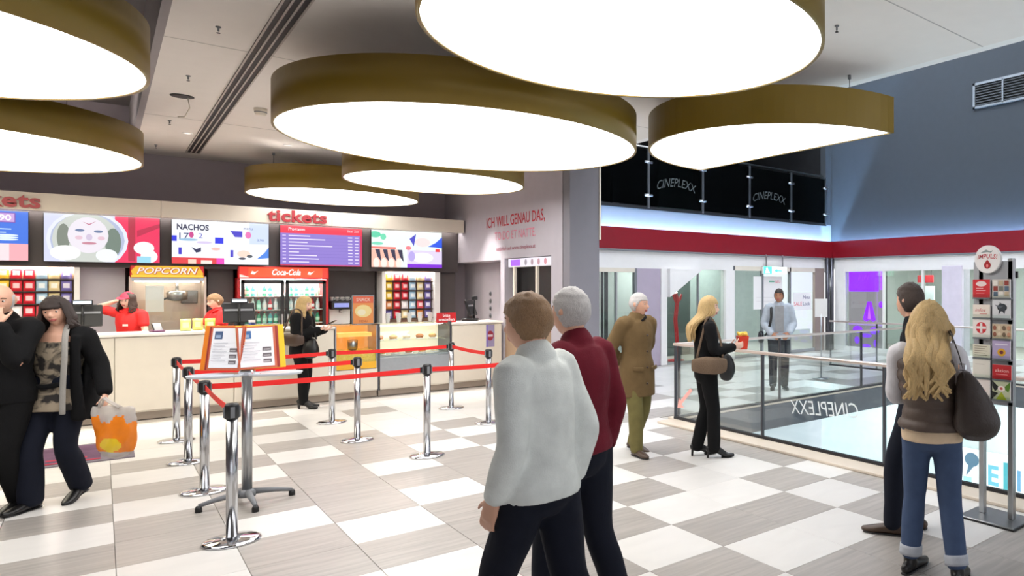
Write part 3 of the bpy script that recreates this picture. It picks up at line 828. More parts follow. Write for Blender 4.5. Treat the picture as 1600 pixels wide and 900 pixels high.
MB().prism([(0, 0), (.07, 0), (.03, .17), (.02, .17)], -.16, .16, frame((0, 0, 0), (0, 1, 0), (0, 0, 1))).build('board', M_REDP, o)
s_ = Sheet(frame((-.16, -.002, 0), (1, 0, 0), (0, .11, .99)))
s_.word('bitte', .16, .1, .05, (255, 240, 240), .12, align='C', bold=.02); s_.word('anstellen', .16, .03, .05, (255, 240, 240), .26, align='C', bold=.02)
s_.build('lettering', P_PRINT, o, fix=False)
o = thing('purple_counter_poster', 'small purple poster with red round motif on the end counter', 'poster', (4.98, 12.49, 0))
MB().box(0, .15, 0, .008, .70, 1.1).build('sheet', M_WHITE, o)
s_ = Sheet(frame((0, -.0005, .70), (1, 0, 0), (0, 0, 1))); s_.rect(0, .15, 0, .4, (150, 140, 176)); s_.oval(.075, .2, .06, .09, (150, 40, 60)); s_.rect(.03, .12, .18, .22, (210, 190, 200)); s_.rect(.0, .03, 0, .4, (128, 110, 190))
s_.build('print', P_PRINT, o, fix=False)

# ---- tills
def till(x, y, rz, label, lit=True):
    o = thing('till_terminal', label, 'till', (x, y, CT), rz)
    MB().bbox(-.13, .13, -.1, .12, 0, .05, .01).build('base', M_BLACK, o)
    MB().prism([(-.05, .04), (.05, .04), (.03, .2), (-.03, .2)], -.06, .06, frame((0, .0, 0), (0, 1, 0), (0, 0, 1))).build('stand', M_BLACK, o)
    s = MB(); s.bbox(-.19, .19, -.02, .02, -.15, .15, .01); m_ = s.build('monitor', M_BLACK, o, (0, .0, .24)); m_.rotation_euler = (radians(-18), 0, 0)
    s = MB(); s.box(-.17, .17, .021, .023, -.13, .13); c_ = s.build('screen', glow('till_screen', (90, 110, 140), .6), m_)
    s = MB(); s.box(-.17, .17, -.026, -.02, .02, .05); s.build('back_vents', M_GREYP, m_)
    MB().cyl((0, -.06, .05), (0, -.06, .42), .014, 10).build('display_pole', M_BLACK, o)
    MB().bbox(-.1, .1, -.09, -.04, .38, .45, .008).build('customer_display', M_BLACK, o)
    if lit:
        MB().box(-.085, .085, -.0915, -.09, .4, .435).build('display_window', glow('display_glow', (225, 240, 255), 1.6), o)
    return o
till(-.17, 12.85, .0, 'black till with glowing customer display behind the dark-haired woman')
till(1.47, 12.85, .0, 'black till with glowing customer display above the open price binder')
till(4.85, 12.86, .9, 'black till seen edge-on at the end counter by the side wall', False)
# ---- things on the counter
M_PAPERC = mat('cup_white', (240, 236, 236), .5)
o = thing('paper_cup', 'white and blue paper cup beside the till near the binder', 'cup', (1.60, 12.62, CT))
MB().lathe([(.03, 0), (.042, .13), (.044, .132), (.04, .128), (.029, .005)], seg=16).build('cup_body', M_PAPERC, o); MB().lathe([(.0335, .03), (.0405, .1), (.04, .1)], seg=16, cap=False).build('print_band', mat('cup_blue', (44, 54, 110), .5), o)
o = thing('card_terminal', 'black and purple card reader on the counter beside the cashier in cap', 'card reader', (.56, 12.72, CT), .2)
MB().bbox(-.07, .07, -.09, .09, 0, .03, .01).build('base', mat('dark_purple', (84, 30, 74), .4), o)
q = MB(); q.bbox(-.05, .05, -.08, .08, 0, .03, .008); b_ = q.build('handset', M_BLACK, o, (0, 0, .05)); b_.rotation_euler = (.7, 0, 0); MB().box(-.035, .035, .02, .06, .0301, .031).build('display', mat('lcd_grey', (200, 190, 205), .3), b_)
o = thing('card_terminal', 'dark blue payment terminal on the counter in front of the middle till', 'card reader', (1.40, 12.58, CT), -.2)
MB().bbox(-.05, .05, -.07, .07, 0, .05, .01).build('base', mat('dark_blue_plastic', (34, 40, 84), .4), o); MB().box(-.035, .035, -.02, .05, .05, .052).build('display', MATS['lcd_grey'], o)

def pouch(name, w, h, t, m1, m2, parent=None):
    """pillow bag standing on its lower seam, front towards -y"""
    q = MB(); q.smooth = True; nx, nz = 5, 7
    P = {}
    vs = []
    for s in (-1, 1):
        for k in range(nz + 1):
            for i in range(nx + 1):
                u = i / nx * 2 - 1; v = k / nz * 2 - 1
                b = max(0, (1 - u ** 4)) * max(0, (1 - v ** 6))
                vs.append((u * w / 2 * (1 - .06 * (1 - abs(v))), s * (t / 2 * b + .0015), (v + 1) / 2 * h))
    N = (nx + 1) * (nz + 1)
    for s in (0, 1):
        for k in range(nz):
            for i in range(nx):
                a = s * N + k * (nx + 1) + i
                q.cur = 1 if (s == 0 and 1 <= i <= nx - 2 and 2 <= k <= 4) else 0
                q._add([vs[a], vs[a + 1], vs[a + nx + 2], vs[a + nx + 1]], [(0, 1, 2, 3)])
    o = q.build(name, [m1, m2], parent)
    bm = bmesh.new(); bm.from_mesh(o.data); bmesh.ops.remove_doubles(bm, verts=bm.verts, dist=.0004); bmesh.ops.recalc_face_normals(bm, faces=bm.faces); bm.to_mesh(o.data); bm.free()
    return o
for n, (x, y, c_, nm) in enumerate(((.86, 12.74, (214, 220, 130), 'yellow-green'), (1.0, 12.82, (238, 220, 130), 'yellow'), (1.13, 12.74, (190, 214, 96), 'pale green'))):
    o = pouch('popcorn_bag', .12, .17, .07, mat('bag_%d' % n, c_, .4), mat('bag_window', (250, 236, 190), .5)); o.location = (x, y, CT)
    tag(o, '%s popcorn bag standing on the counter below the popcorn machine' % nm, 'snack bag', 'popcorn bags on the counter')

# ================================================================ fascia, screens
fa = thing('tickets_fascia', 'long cream fascia board with red tickets lettering above the screens', 'fascia', (0, 14.3, 0))
for n in range(5):
    MB().box(-6.2 + n * 2.292, -6.2 + (n + 1) * 2.292 - .004, 0, .22, 2.87, 3.12).build('panel', mat('fascia_beige', (206, 196, 182), .5, var=.03), fa)
MB().box(-6.2, 5.2, .22, 1.15, 3.0, 3.06).build('top_cover', M_DGREY, fa)
MB().box(-6.2, 5.2, .24, .36, 2.9, 2.94).build('light_channel', glow('fascia_tube', (255, 250, 244), 9), fa)
M_LET = mat('red_letter', (150, 22, 34), .35)
for x0 in (2.02, -1.47):
    vs, fs, wd = text_geo('tickets', 0, 1.05, .03, .03)
    q = MB(); q._add([(x / wd * .86, -z * .6 - .02, y * .275) for x, y, z in vs], fs, False)
    q.build('lettering', M_LET, fa, (x0, 0, 2.905))
struct(MB().box(-6.2, 5.28, 14.72, 14.8, 2.08, 3.0).build('trim_18', mat('screen_wall_dark', (66, 58, 58), .6)))
SCR = printed('screen_print', .72)
def screen(x0, label):
    o = thing('menu_screen', label, 'screen', (x0, 14.6, 2.15), 0, 'menu screens above the counter')
    MB().bbox(0, 1.28, 0, .06, 0, .72, .006).build('housing', M_BLACK, o)
    MB().box(.4, .9, .06, .12, .2, .5).build('wall_bracket', M_GREYP, o)
    return o, Sheet(frame((.008, -.001, .008), (1, 0, 0), (0, 0, 1)))
w_, h_ = 1.264, .704
o, s_ = screen(-2.02, 'blue menu screen with price and pink field, cut by the picture edge')
s_.rect(0, w_, 0, h_, (40, 110, 225)); s_.rect(.4, w_, 0, .24, (250, 170, 180)); s_.rect(.4, 1.08, 0, .24, (248, 220, 226)); s_.rect(.95, 1.14, .54, .68, (120, 60, 170)); s_.rect(.96, 1.13, .55, .67, (200, 160, 220)); s_.word('90', .98, .57, .08, (250, 250, 255), .12, bold=.02)
for n in range(3): s_.rect(.8, 1.1 - .05 * n, .44 - n * .05, .455 - n * .05, (190, 220, 255)); s_.oval(1.05, .36 - .03 * n, .12, .015, (220, 236, 255))
s_.build('screen_image', SCR, o, fix=False)
o, s_ = screen(-.60, 'menu screen showing a child face in a popcorn bucket on pink')
s_.rect(0, w_, 0, h_, (210, 214, 240)); s_.rect(.75, w_, 0, h_, (236, 30, 90)); s_.rect(.9, .98, .02, h_, (180, 20, 60)); s_.pg([(1.0, .4), (w_, .56), (w_, .62), (1.0, .5)], (190, 18, 70))
s_.oval(.46, .33, .44, .44, (226, 230, 250)); s_.oval(.46, .33, .40, .40, (176, 186, 216)); s_.oval(.44, .33, .36, .40, (200, 206, 200)); s_.oval(.2, .36, .07, .2, (120, 130, 120)); s_.oval(.73, .3, .09, .22, (110, 128, 118))
s_.oval(.46, .40, .22, .27, (232, 226, 236)); s_.oval(.37, .47, .05, .02, (100, 120, 160)); s_.oval(.57, .46, .05, .02, (100, 120, 160)); s_.oval(.47, .37, .035, .05, (204, 190, 216)); s_.oval(.47, .28, .08, .02, (196, 130, 150)); s_.oval(.36, .36, .04, .03, (224, 190, 206)); s_.oval(.6, .36, .04, .03, (224, 190, 206)); s_.pg([(.4, .6), (.47, .55), (.55, .62), (.47, .57)], (190, 110, 140))
s_.oval(.22, .13, .16, .11, (252, 252, 250)); s_.oval(.66, .1, .12, .1, (236, 240, 244)); s_.oval(1.08, .23, .12, .1, (252, 250, 252)); s_.oval(1.14, .1, .1, .1, (246, 248, 255)); s_.rect(1.0, 1.16, 0, .1, (150, 214, 236))
s_.build('screen_image', SCR, o, fix=False)
o, s_ = screen(.81, 'white menu screen with dark blue snack offers and red footer')
s_.rect(0, w_, 0, h_, (240, 244, 252)); s_.rect(1.0, w_, .35, h_, (206, 220, 250)); s_.pg([(1.1, .1), (w_, .12), (w_, .3), (1.2, .2)], (60, 130, 230)); s_.rect(0, .66, 0, .1, (226, 50, 60)); s_.rect(.56, .66, 0, .1, (236, 60, 190)); s_.rect(.2, .3, .0, .07, (250, 210, 190)); s_.rect(.36, .5, .0, .06, (252, 230, 220))
s_.word('NACHOS', .06, .55, .09, (24, 26, 70), .4, bold=.03); s_.rect(.0, .06, .36, .45, (24, 40, 220)); s_.rect(.54, .65, .34, .44, (24, 40, 230)); s_.pg([(.74, .56), (.9, .56), (.9, .46), (.8, .46)], (60, 50, 200)); s_.word('menu', .92, .59, .05, (70, 90, 150), .12); s_.oval(.98, .5, .04, .06, (230, 110, 180)); s_.oval(.24, .47, .03, .05, (200, 60, 140)); s_.word('17', .09, .4, .1, (30, 50, 110), .12); s_.word('2', .33, .42, .08, (60, 60, 190)); s_.rect(.08, .12, .15, .26, (50, 40, 200)); s_.pg([(.24, .27), (.3, .24), (.36, .27), (.36, .2), (.3, .18)], (24, 30, 80)); s_.oval(.55, .25, .06, .025, (250, 190, 180)); s_.rect(.74, .78, .12, .24, (60, 50, 200)); s_.oval(.92, .18, .09, .06, (250, 216, 200)); s_.oval(.9, .1, .05, .02, (60, 60, 80)); s_.oval(1.0, .14, .04, .025, (70, 80, 90))
s_.oval(.2, .39, .12, .02, (150, 190, 220)); s_.oval(.4, .35, .1, .02, (214, 200, 236)); s_.word('3,90', 1.1, .4, .04, (90, 110, 170))
s_.build('screen_image', SCR, o, fix=False)
o, s_ = screen(2.24, 'lilac film programme screen with a red header and white rows')
s_.rect(0, w_, 0, h_, (206, 24, 90)); s_.rect(.0, w_ - .04, .02, .57, (138, 116, 206)); s_.rect(0, w_, .57, h_, (242, 30, 70)); s_.word('Programm', .12, .62, .055, (255, 240, 244), .24, bold=.02); s_.word('Saal', 1.02, .63, .04, (255, 220, 230), .09); s_.word('Zeit', 1.13, .63, .04, (255, 220, 230), .08)
for n in range(9):
    v = .52 - n * .058; s_.rect(0, w_ - .04, v - .02, v - .016, (116, 94, 190)); L_ = [.32, .55, .28, .66, .3, .15, .42, .45, .3][n]
    s_.rect(.12, .12 + L_, v, v + .018, (230, 222, 250)); s_.rect(.03, .08, v, v + .018, (214, 200, 246)); s_.rect(1.03, 1.1, v, v + .018, (234, 226, 250)); s_.rect(1.14, 1.2, v, v + .018, (234, 226, 250))
s_.build('screen_image', SCR, o, fix=False)
o, s_ = screen(3.66, 'bright menu screen with green corner, dancing silhouettes and purple edge')
s_.rect(0, w_, 0, h_, (236, 250, 244)); s_.oval(.06, .62, .1, .06, (90, 210, 170)); s_.oval(.2, .58, .05, .06, (110, 220, 180)); s_.oval(.1, .45, .1, .03, (120, 220, 190)); s_.rect(0, .42, .35, .39, (236, 120, 110)); s_.rect(0, .5, 0, .34, (250, 190, 170))
for n in range(4): s_.pg([(.06 + n * .13, .34), (.14 + n * .13, .34), (.17 + n * .13, .1), (.1 + n * .13, .2)], (34, 34, 70)); s_.oval(.08 + n * .13, .08, .05, .1, (250, 236, 226))
s_.rect(.62, w_, 0, .34, (226, 214, 250)); s_.rect(.62, w_, 0, .07, (130, 30, 220)); s_.oval(.9, .2, .2, .1, (250, 246, 255)); s_.pg([(.66, .56), (.78, .66), (.74, .42)], (70, 70, 200)); s_.pg([(1.0, .42), (w_, .4), (w_, .62), (1.14, .5)], (36, 90, 235)); s_.oval(.9, .5, .14, .09, (252, 226, 226)); s_.rect(1.14, 1.22, .32, .38, (236, 50, 60)); s_.oval(.64, .38, .05, .04, (244, 130, 140)); s_.oval(.7, .22, .06, .1, (186, 170, 236))
s_.build('screen_image', SCR, o, fix=False)

# ================================================================ back bar
BB = 14.82
struct(MB().box(-.27, .28, 15.0, 15.1, 0, 2.1).build('trim_19', M_LGREY)); struct(MB().box(1.3, 1.64, 15.0, 15.1, 0, 2.1).build('trim_20', M_DGREY))
struct(MB().box(3.03, 3.88, 15.2, 15.3, 0, 2.1).build('trim_21', M_DGREY)); struct(MB().box(4.92, 5.3, 14.9, 15.0, 0, 2.1).build('trim_22', M_DGREY)); struct(MB().box(4.84, 4.95, 14.75, 14.9, 0, 2.12).build('trim_23', M_WHITE))
bar = thing('back_bar_cabinet', 'low grey back bar cabinet under the coffee machines', 'cabinet', (0, 0, 0))
MB().box(3.05, 3.86, 14.7, 15.18, 0, .92).build('body', M_LGREY, bar)
for n in range(2):
    d_ = MB().bbox(3.06 + n * .4, 3.45 + n * .4, 14.68, 14.70, .08, .88, .004).build('door', M_LGREY, bar); MB().box(3.38 + n * .4, 3.42 + n * .4, 14.665, 14.68, .7, .8).build('handle', M_STEEL, d_)
MB().bbox(3.03, 3.87, 14.66, 15.2, .92, .96, .006).build('worktop', M_BLACK, bar)
# candy racks
CAND = {'yellow': (246, 204, 60), 'red': (214, 34, 52), 'pink-red': (230, 90, 100), 'pale blue': (170, 206, 232), 'cream': (240, 222, 170), 'violet': (120, 110, 180), 'white': (240, 232, 236), 'orange': (240, 150, 80)}
_bags = {}
def candy(x, y, z, colname, label, group):
    if colname not in _bags:
        o = pouch('candy_bag', .118, .16, .05, mat('candy_' + colname.replace(' ', '_'), CAND[colname], .35), mat('candy_label_' + colname.replace(' ', '_'), tuple(int(255 - (255 - v) * .25) for v in CAND[colname]), .4))
        _bags[colname] = o.data
    else:
        o = link('candy_bag', _bags[colname])
    o.location = (x, y, z); o.rotation_euler = (-.12, 0, 0)
    tag(o, label, 'candy bag', group)
def rack(x0, ncol, rows, pitch, zt, label, where, cols):
    x1 = x0 + ncol * pitch + .04
    o = thing('candy_rack', label, 'display rack', (0, 0, 0))
    MB().box(x0 - .06, x0, BB - .08, BB + .3, .0, zt + .03).build('side_panel', M_WHITE, o); MB().box(x1, x1 + .06, BB - .08, BB + .3, 0, zt + .03).build('side_panel', M_WHITE, o)
    MB().box(x0, x1, BB + .12, BB + .16, .9, zt).build('back_panel', mat('rack_back', (150, 120, 104), .6), o)
    MB().box(x0, x1, BB - .06, BB + .16, zt - .02, zt + .02).build('top_rail', M_BLACK, o); MB().box(x0, x1, BB - .05, BB + .16, 0, .95).build('base_cabinet', M_WHITE, o)
    MB().box(x0, x1, BB + .02, BB + .06, zt - .035, zt - .02).build('rack_light', glow('rack_tube', (255, 244, 226), 90), o)
    for r_ in range(rows):
        z = zt - .215 - r_ * .185
        MB().box(x0, x1, BB - .0, BB + .12, z - .014, z - .004).build('shelf', mat('shelf_dark', (70, 50, 44), .5), o)
        for c_ in range(ncol):
            cn = cols[c_] if r_ < 3 or c_ % 2 else ('white', 'cream', 'pink-red', 'orange', 'violet')[(r_ + c_) % 5]
            candy(x0 + .02 + (c_ + .5) * pitch, BB + .04, z - .003, cn, '%s candy bag, %s along the %s shelf of the rack %s' % (cn, ORD[c_], ORD[r_] if r_ else 'top', where), 'candy bags in the rack ' + where)
rack(-1.22, 7, 5, .128, 2.12, 'white candy rack of colourful bags behind the couple', 'behind the couple', ['cream', 'yellow', 'red', 'red', 'pale blue', 'cream', 'violet'])
rack(3.95, 6, 5, .142, 2.12, 'white candy rack of colourful bags near the side wall', 'near the side wall', ['yellow', 'red', 'red', 'pale blue', 'cream', 'violet'])
# popcorn machine
pm = thing('popcorn_machine', 'steel and glass popcorn machine under a red and yellow popcorn sign', 'popcorn machine', (.79, 14.75, 0))
MB().box(-.47, .47, .0, .6, 0, .95).build('base_cabinet', M_LGREY, pm)
MB().box(-.46, .46, .55, .6, .95, 1.95).build('back_wall', mat('warm_steel', (206, 190, 178), .35, .5), pm)
for x in (-.47, .44):
    MB().box(x, x + .03, 0, .6, .95, 1.95).build('side_frame', mat('warm_steel', (206, 190, 178), .35, .5), pm)
MB().box(-.44, .44, 0, .01, 1.0, 1.85).build('glass_front', M_GLASS, pm); MB().box(-.44, .44, .02, .5, 1.88, 1.94).build('hood', M_STEEL, pm)
MB().box(-.4, .4, .2, .3, 1.86, 1.88).build('hood_light', glow('popper_light', (255, 236, 210), 10), pm)
k_ = MB().lathe([(.05, 0), (.13, .02), (.14, .14), (.12, .16), (.02, .17)], (.12, .3, 1.55), 20).build('kettle', M_STEEL, pm)
MB().cyl((.12, .3, 1.7), (.12, .3, 1.88), .02, 10).build('hanger', M_STEEL, k_); MB().cyl((.0, .28, 1.6), (-.25, .2, 1.48), .014, 8).build('handle', M_BLACK, k_)
MB().bbox(-.28, -.06, .012, .03, 1.38, 1.80, .005).build('notice_card', M_WHITE, pm); MB().bbox(.18, .4, .5, .54, 1.5, 1.72, .01).build('control_panel', M_GREYP, pm)
MB().box(-.42, .42, .05, .5, 1.0, 1.06).build('tray', M_STEEL, pm)
sg = MB().bbox(-.46, .44, -.04, .3, 1.93, 2.12, .01).build('sign_box', M_REDP, pm)
s_ = Sheet(frame((-.45, -.041, 1.935), (1, 0, 0), (0, 0, 1)))
s_.rect(0, .88, 0, .18, (214, 30, 34)); s_.pg([(.03, .0), (.85, .0), (.88, .06), (.82, .18), (.06, .18), (.0, .1)], (246, 190, 40)); s_.rect(.0, .88, 0, .035, (250, 214, 60)); s_.word('POPCORN', .44, .052, .1, (190, 24, 24), .76, .3, .045, align='C'); s_.word('POPCORN', .436, .055, .1, (255, 246, 240), .74, .3, .01, align='C')
s_.build('sign_face', printed('sign_print', .65), sg, fix=False)
# drinks fridge
fr = thing('drinks_fridge', 'red two-door drinks fridge with glowing header behind the counter', 'fridge', (2.335, 14.75, 0))
for x in (-.665, .625):
    MB().box(x, x + .04, 0, .62, 0, 2.14).build('side', M_REDP, fr)
MB().box(-.63, .63, .56, .62, 0, 1.95).build('back', M_WHITE, fr); MB().box(-.63, .63, 0, .6, 0, .25).build('plinth', M_REDP, fr)
hd = MB().bbox(-.665, .665, -.05, .6, 1.92, 2.14, .012).build('header', M_REDP, fr)
s_ = Sheet(frame((-.64, -.051, 1.935), (1, 0, 0), (0, 0, 1)))
s_.rect(0, 1.28, 0, .19, (240, 50, 28)); s_.rect(.12, 1.2, .015, .18, (250, 84, 36)); s_.word('Coca-Cola', .66, .055, .1, (255, 250, 246), .42, .35, .03, align='C')
for u in (.2, 1.02): s_.pg([(u - .05, .07), (u, .06), (u + .06, .13), (u + .01, .1), (u - .03, .12)], (255, 236, 226))
s_.pg([(0, .01), (.14, .01), (.04, .05), (0, .06)], (255, 220, 210))
s_.build('header_face', printed('header_print', .8), hd, fix=False)
MB().box(-.62, .62, .1, .14, 1.88, 1.9).build('fridge_light', glow('fridge_tube', (225, 255, 250), 150), fr)
for n, (a, b_) in enumerate(((-.62, -.01), (.01, .62))):
    q = MB()
    for x0, x1, z0, z1 in ((a, a + .05, .26, 1.9), (b_ - .05, b_, .26, 1.9), (a, b_, .26, .32), (a, b_, 1.84, 1.9)):
        q.box(x0, x1, -.03, .0, z0, z1)
    d_ = q.build('door', M_BLACK, fr); MB().box(a + .05, b_ - .05, -.02, -.012, .32, 1.84).build('pane', M_GLASS, d_); MB().box((b_ - .045) if n == 0 else (a + .02), (b_ - .02) if n == 0 else a + .045, -.06, -.03, .9, 1.3).build('handle', M_STEEL, d_)
SH = [.9, 1.14, 1.38, 1.62]
for z in SH:
    MB().box(-.62, .62, .02, .55, z - .012, z).build('shelf', M_WHITE, fr)
BOT = [('green', (60, 170, 130)), ('pale green', (150, 220, 196)), ('clear', (225, 240, 240)), ('red', (200, 50, 60)), ('teal', (70, 190, 190))]
_bot = {}
for r_, z in enumerate(reversed(SH)):
    for d_ in range(2):
        for c_ in range(6):
            nm, col = BOT[[0, 4, 1, 0, 4, 1, 2, 2, 1, 2, 3, 2, 0, 1, 0, 1, 4, 0, 2, 3, 2, 2, 3, 1][(r_ * 6 + c_) % 24]]
            x = 2.335 + (-.62 if d_ == 0 else .01) + .1 + c_ * .082
            if nm not in _bot:
                o = link('drink_bottle', None)
                b1 = MB().lathe([(.03, 0), (.032, .02), (.032, .11), (.028, .13), (.012, .165), (.012, .185)], seg=10).build('bottle_body', mat('bottle_' + nm.replace(' ', '_'), col, .2), o)
                MB().lathe([(.014, .183), (.014, .2), (.004, .201)], seg=8).build('bottle_cap', M_REDP if nm != 'clear' else M_WHITE, o)
                MB().lathe([(.0328, .04), (.0328, .095)], seg=10, cap=False).build('bottle_label', M_WHITE if r_ % 2 else mat('label_mint', (196, 244, 226), .5), o)
                _bot[nm] = o
            else:
                o = copy_tree(_bot[nm])
            o.location = (x, 14.75 + .12, z)
            tag(o, '%s bottle, %s from left on the %s shelf behind the %s fridge door' % (nm, ORD[c_], ['top', 'second', 'third', 'lowest'][r_], ['popcorn-side', 'coffee-side'][d_]), 'bottle', 'bottles in the drinks fridge')
# coffee machines
for n, x in enumerate((3.22, 3.62)):
    o = thing('coffee_machine', 'black and white coffee machine on the back bar, %s' % ('beside the drinks fridge' if n == 0 else 'beside the candy rack'), 'coffee machine', (x, 14.95, .96))
    MB().bbox(-.17, .17, -.15, .2, 0, .12, .01).build('base', M_BLACK, o); MB().bbox(-.17, .17, -.02, .2, .12, .46, .01).build('column', M_WHITE, o); MB().bbox(-.17, .17, -.17, .2, .40, .56, .015).build('head', M_BLACK, o)
    MB().box(-.12, .12, -.172, -.17, .44, .52).build('display', mat('coffee_display', (120, 130, 190), .3, emit=.4), o); MB().cyl((0, -.08, .34), (0, -.08, .4), .025, 10).build('spout', M_STEEL, o)
    for k_ in range(4):
        c_ = tag(MB().lathe([(.02, 0), (.035, .07), (.0375, .072), (.033, .068), (.018, .004)], seg=14).build('coffee_cup', M_WHITE, None, (x - .13 + .085 * k_, 14.92, 1.522)), 'white coffee cup, %s along the top of the coffee machine beside the %s' % (ORD[k_], 'fridge' if n == 0 else 'candy rack'), 'cup', 'cups on the coffee machines')
        MB().tube([(.03, 0, .055), (.05, 0, .05), (.05, 0, .025), (.026, 0, .02)], .004, 6).build('handle', M_WHITE, c_)
# red heart-like ball seen in front of the fridge
o = thing('red_plush', 'small red round plush on the counter left of the woman in black', 'toy', (2.22, 12.8, CT)); MB().sphere((0, 0, .16), .05, 14, 10).build('head', M_REDP, o); MB().lathe([(.05, 0), (.055, .06), (.03, .13)], seg=14).build('body', M_WHITE, o)

# ================================================================ hatch in the side wall, wall lettering
M_NICHE = mat('niche_black', (26, 25, 24), .5)
struct(MB().box(5.56, 5.6, 10.6, 12.5, 0, 2.4).build('wall_niche', M_NICHE))
struct(MB().bbox(5.31, 5.56, 10.63, 12.45, 0, 1.02, .01).build('trim_24', mat('niche_brown_front', (150, 124, 100), .5)))
o = thing('kiosk_lightbox', 'narrow lit menu strip at the top of the wall hatch', 'sign', (5.36, 0, 0)); MB().box(0, .18, 10.66, 12.42, 2.14, 2.29).build('box', M_WHITE, o)
s_ = Sheet(frame((-.001, 12.42, 2.14), (0, -1, 0), (0, 0, 1))); s_.rect(0, 1.76, 0, .15, (232, 226, 236)); s_.rect(.1, .5, .02, .13, (170, 90, 235))
for n in range(4): s_.oval(.72 + n * .25, .075, .05, .055, (150 + 20 * n, 140, 150))
s_.build('sign_face', printed('screen_print_soft', .75), o, fix=False)
for y in (12.2, 11.3):
    struct(MB().box(5.36, 5.4, y - .03, y + .03, 1.02, 2.14).build('trim_25', W_CREAM))
for n, (y, z, col) in enumerate(((12.0, .14, (210, 205, 200)), (11.75, .2, (225, 224, 222)), (11.5, .12, (190, 180, 170)), (11.05, .24, (236, 234, 232)), (10.85, .16, (205, 96, 80)), (12.3, .3, (214, 196, 150)))):
    nm = ['grey', 'white', 'taupe', 'tall white', 'brick-red', 'tall cream'][n]
    o = thing('kiosk_canister', '%s lidded canister on the ledge of the wall hatch' % nm, 'canister', (5.46, y, 1.02), 0, 'canisters in the wall hatch')
    MB().lathe([(.07, 0), (.075, .01), (.075, z), (.06, z + .01)], seg=16).build('jar', mat('canister_%d' % n, col, .4), o); MB().lathe([(.06, z + .01), (.065, z + .03), (.02, z + .04)], seg=16).build('lid', M_STEEL, o)
wl = thing('wall_lettering', 'red German slogan lettering on the pale side wall', 'lettering', (SX - .004, 0, 0))
def words(txt, u, v, h, col, width, bold=0.0):
    tot = text_geo(txt, 0, 1.0, bold)[2]; sp = width / tot
    for wd_ in txt.split(' '):
        i = txt.index(wd_); pre = text_geo(txt[:i] + '.', 0, 1.0, bold)[2] - text_geo('.', 0, 1.0, bold)[2] if i else 0
        s_ = Sheet(frame((0, 13.26, 0), (0, -1, 0), (0, 0, 1)))
        s_.word(wd_, u + pre * sp, v, h, col, text_geo(wd_, 0, 1.0, bold)[2] * sp, bold=bold)
        s_.build('slogan_word', P_PRINT, wl, fix=False)
words('ICH WILL GENAU DAS,', 0, 2.90, .19, (186, 44, 56), 2.42, .01); words('TO DO ET NATTE.', .38, 2.65, .15, (214, 120, 140), 1.7); words('natürlich auf www.cineplexx.at', .46, 2.45, .07, (150, 50, 72), 1.6)
for n in range(4):
    o = tag(MB().cyl((0, 0, 0), (-.012, 0, 0), .045, 16).build('pictogram_badge', M_GREYP, None, (5.715, 14.1, 1.64 - n * .15)), 'small round grey pictogram on the recessed wall, %s from the top' % ORD[n], 'badge', 'pictograms beside the end counter')
    MB().cyl((-.0125, 0, 0), (-.014, 0, 0), .025, 12).build('pictogram', M_BLACK, o)
# spotlights added in the ceiling to brighten the counter aisle
for n, x in enumerate((-2.4, -.9, .9, 2.1, 3.4, 4.6)):
    o = thing('added_spotlight', 'added fill spotlight over the counter, %s along the row from the snack end' % ORD[n], 'spotlight', (x, 13.0, 4.0 if x > .4 else 4.75), 0, 'added spotlights over the counter')
    MB().lathe([(.06, 0), (.06, -.01), (.045, -.01), (.042, 0)], seg=20, cap=False).build('ring', M_WHITE, o)
    MB().lathe([(.042, -.002), (.042, -.004)], seg=20).build('lens', glow('fill_spot_lens', (255, 246, 236), 1.2), o)
    l = bpy.data.lights.new('fill_spot', 'SPOT'); l.energy = 520; l.spot_size = radians(66); l.spot_blend = .6; l.shadow_soft_size = .06; l.color = (1, .95, .9)
    lo = link('fill_spot', l, o, (0, 0, -.02))
# ================================================================ rope barrier posts
M_BELT = mat('red_belt', (226, 28, 24), .6, var=.04)
SH_ = .97
def post_meshes():
    a = MB().lathe([(.165, 0), (.17, .004), (.17, .012), (.15, .022), (.07, .03), (.04, .036)], seg=40).build('base', M_CHROME)
    b = MB().lathe([(.034, .03), (.034, .87)], seg=24).build('pole', mat('satin_steel_tube', (190, 191, 194), .2, 1.0, var=.03))
    c_ = MB().lathe([(.036, .86), (.042, .865), (.042, .95), (.036, .965), (.012, .97)], seg=24).build('belt_head', M_BLACK)
    d = MB(); [d.box(*q) for q in ((.036, .048, -.012, .012, .87, .945), (-.048, -.036, -.012, .012, .87, .945), (-.012, .012, .036, .048, .87, .945), (-.012, .012, -.048, -.036, .87, .945))]
    d = d.build('belt_slots', M_GREYP)
    r = [o.data for o in (a, b, c_, d)]
    for o in (a, b, c_, d): bpy.data.objects.remove(o)
    return r
PM = post_meshes()
POSTS = {'a': (.66, 6.10), 'b': (.65, 7.75), 'c': (.64, 9.17), 'd': (.63, 10.52), 'e': (2.18, 10.52), 'f': (2.14, 9.10), 'g': (2.47, 7.75), 'h': (3.69, 10.53), 'i': (3.64, 9.05), 'j': (3.75, 7.75)}
PLAB = {'a': 'chrome barrier post nearest the camera, end of the red belt', 'b': 'chrome barrier post just behind the nearest one, beside the binder stand', 'c': 'chrome barrier post third back in the row left of the binder stand',
        'd': 'chrome barrier post furthest back in the row left of the binder stand', 'e': 'chrome barrier post in front of the woman in black at the counter', 'f': 'chrome barrier post ending the short middle belt', 'g': 'chrome barrier post nearest the middle of the floor, holding the front belt',
        'h': 'chrome barrier post in front of the end counter', 'i': 'chrome barrier post beside the purple counter poster, close to the white-jacketed walker', 'j': 'chrome barrier post hidden behind the walker in the white jacket'}
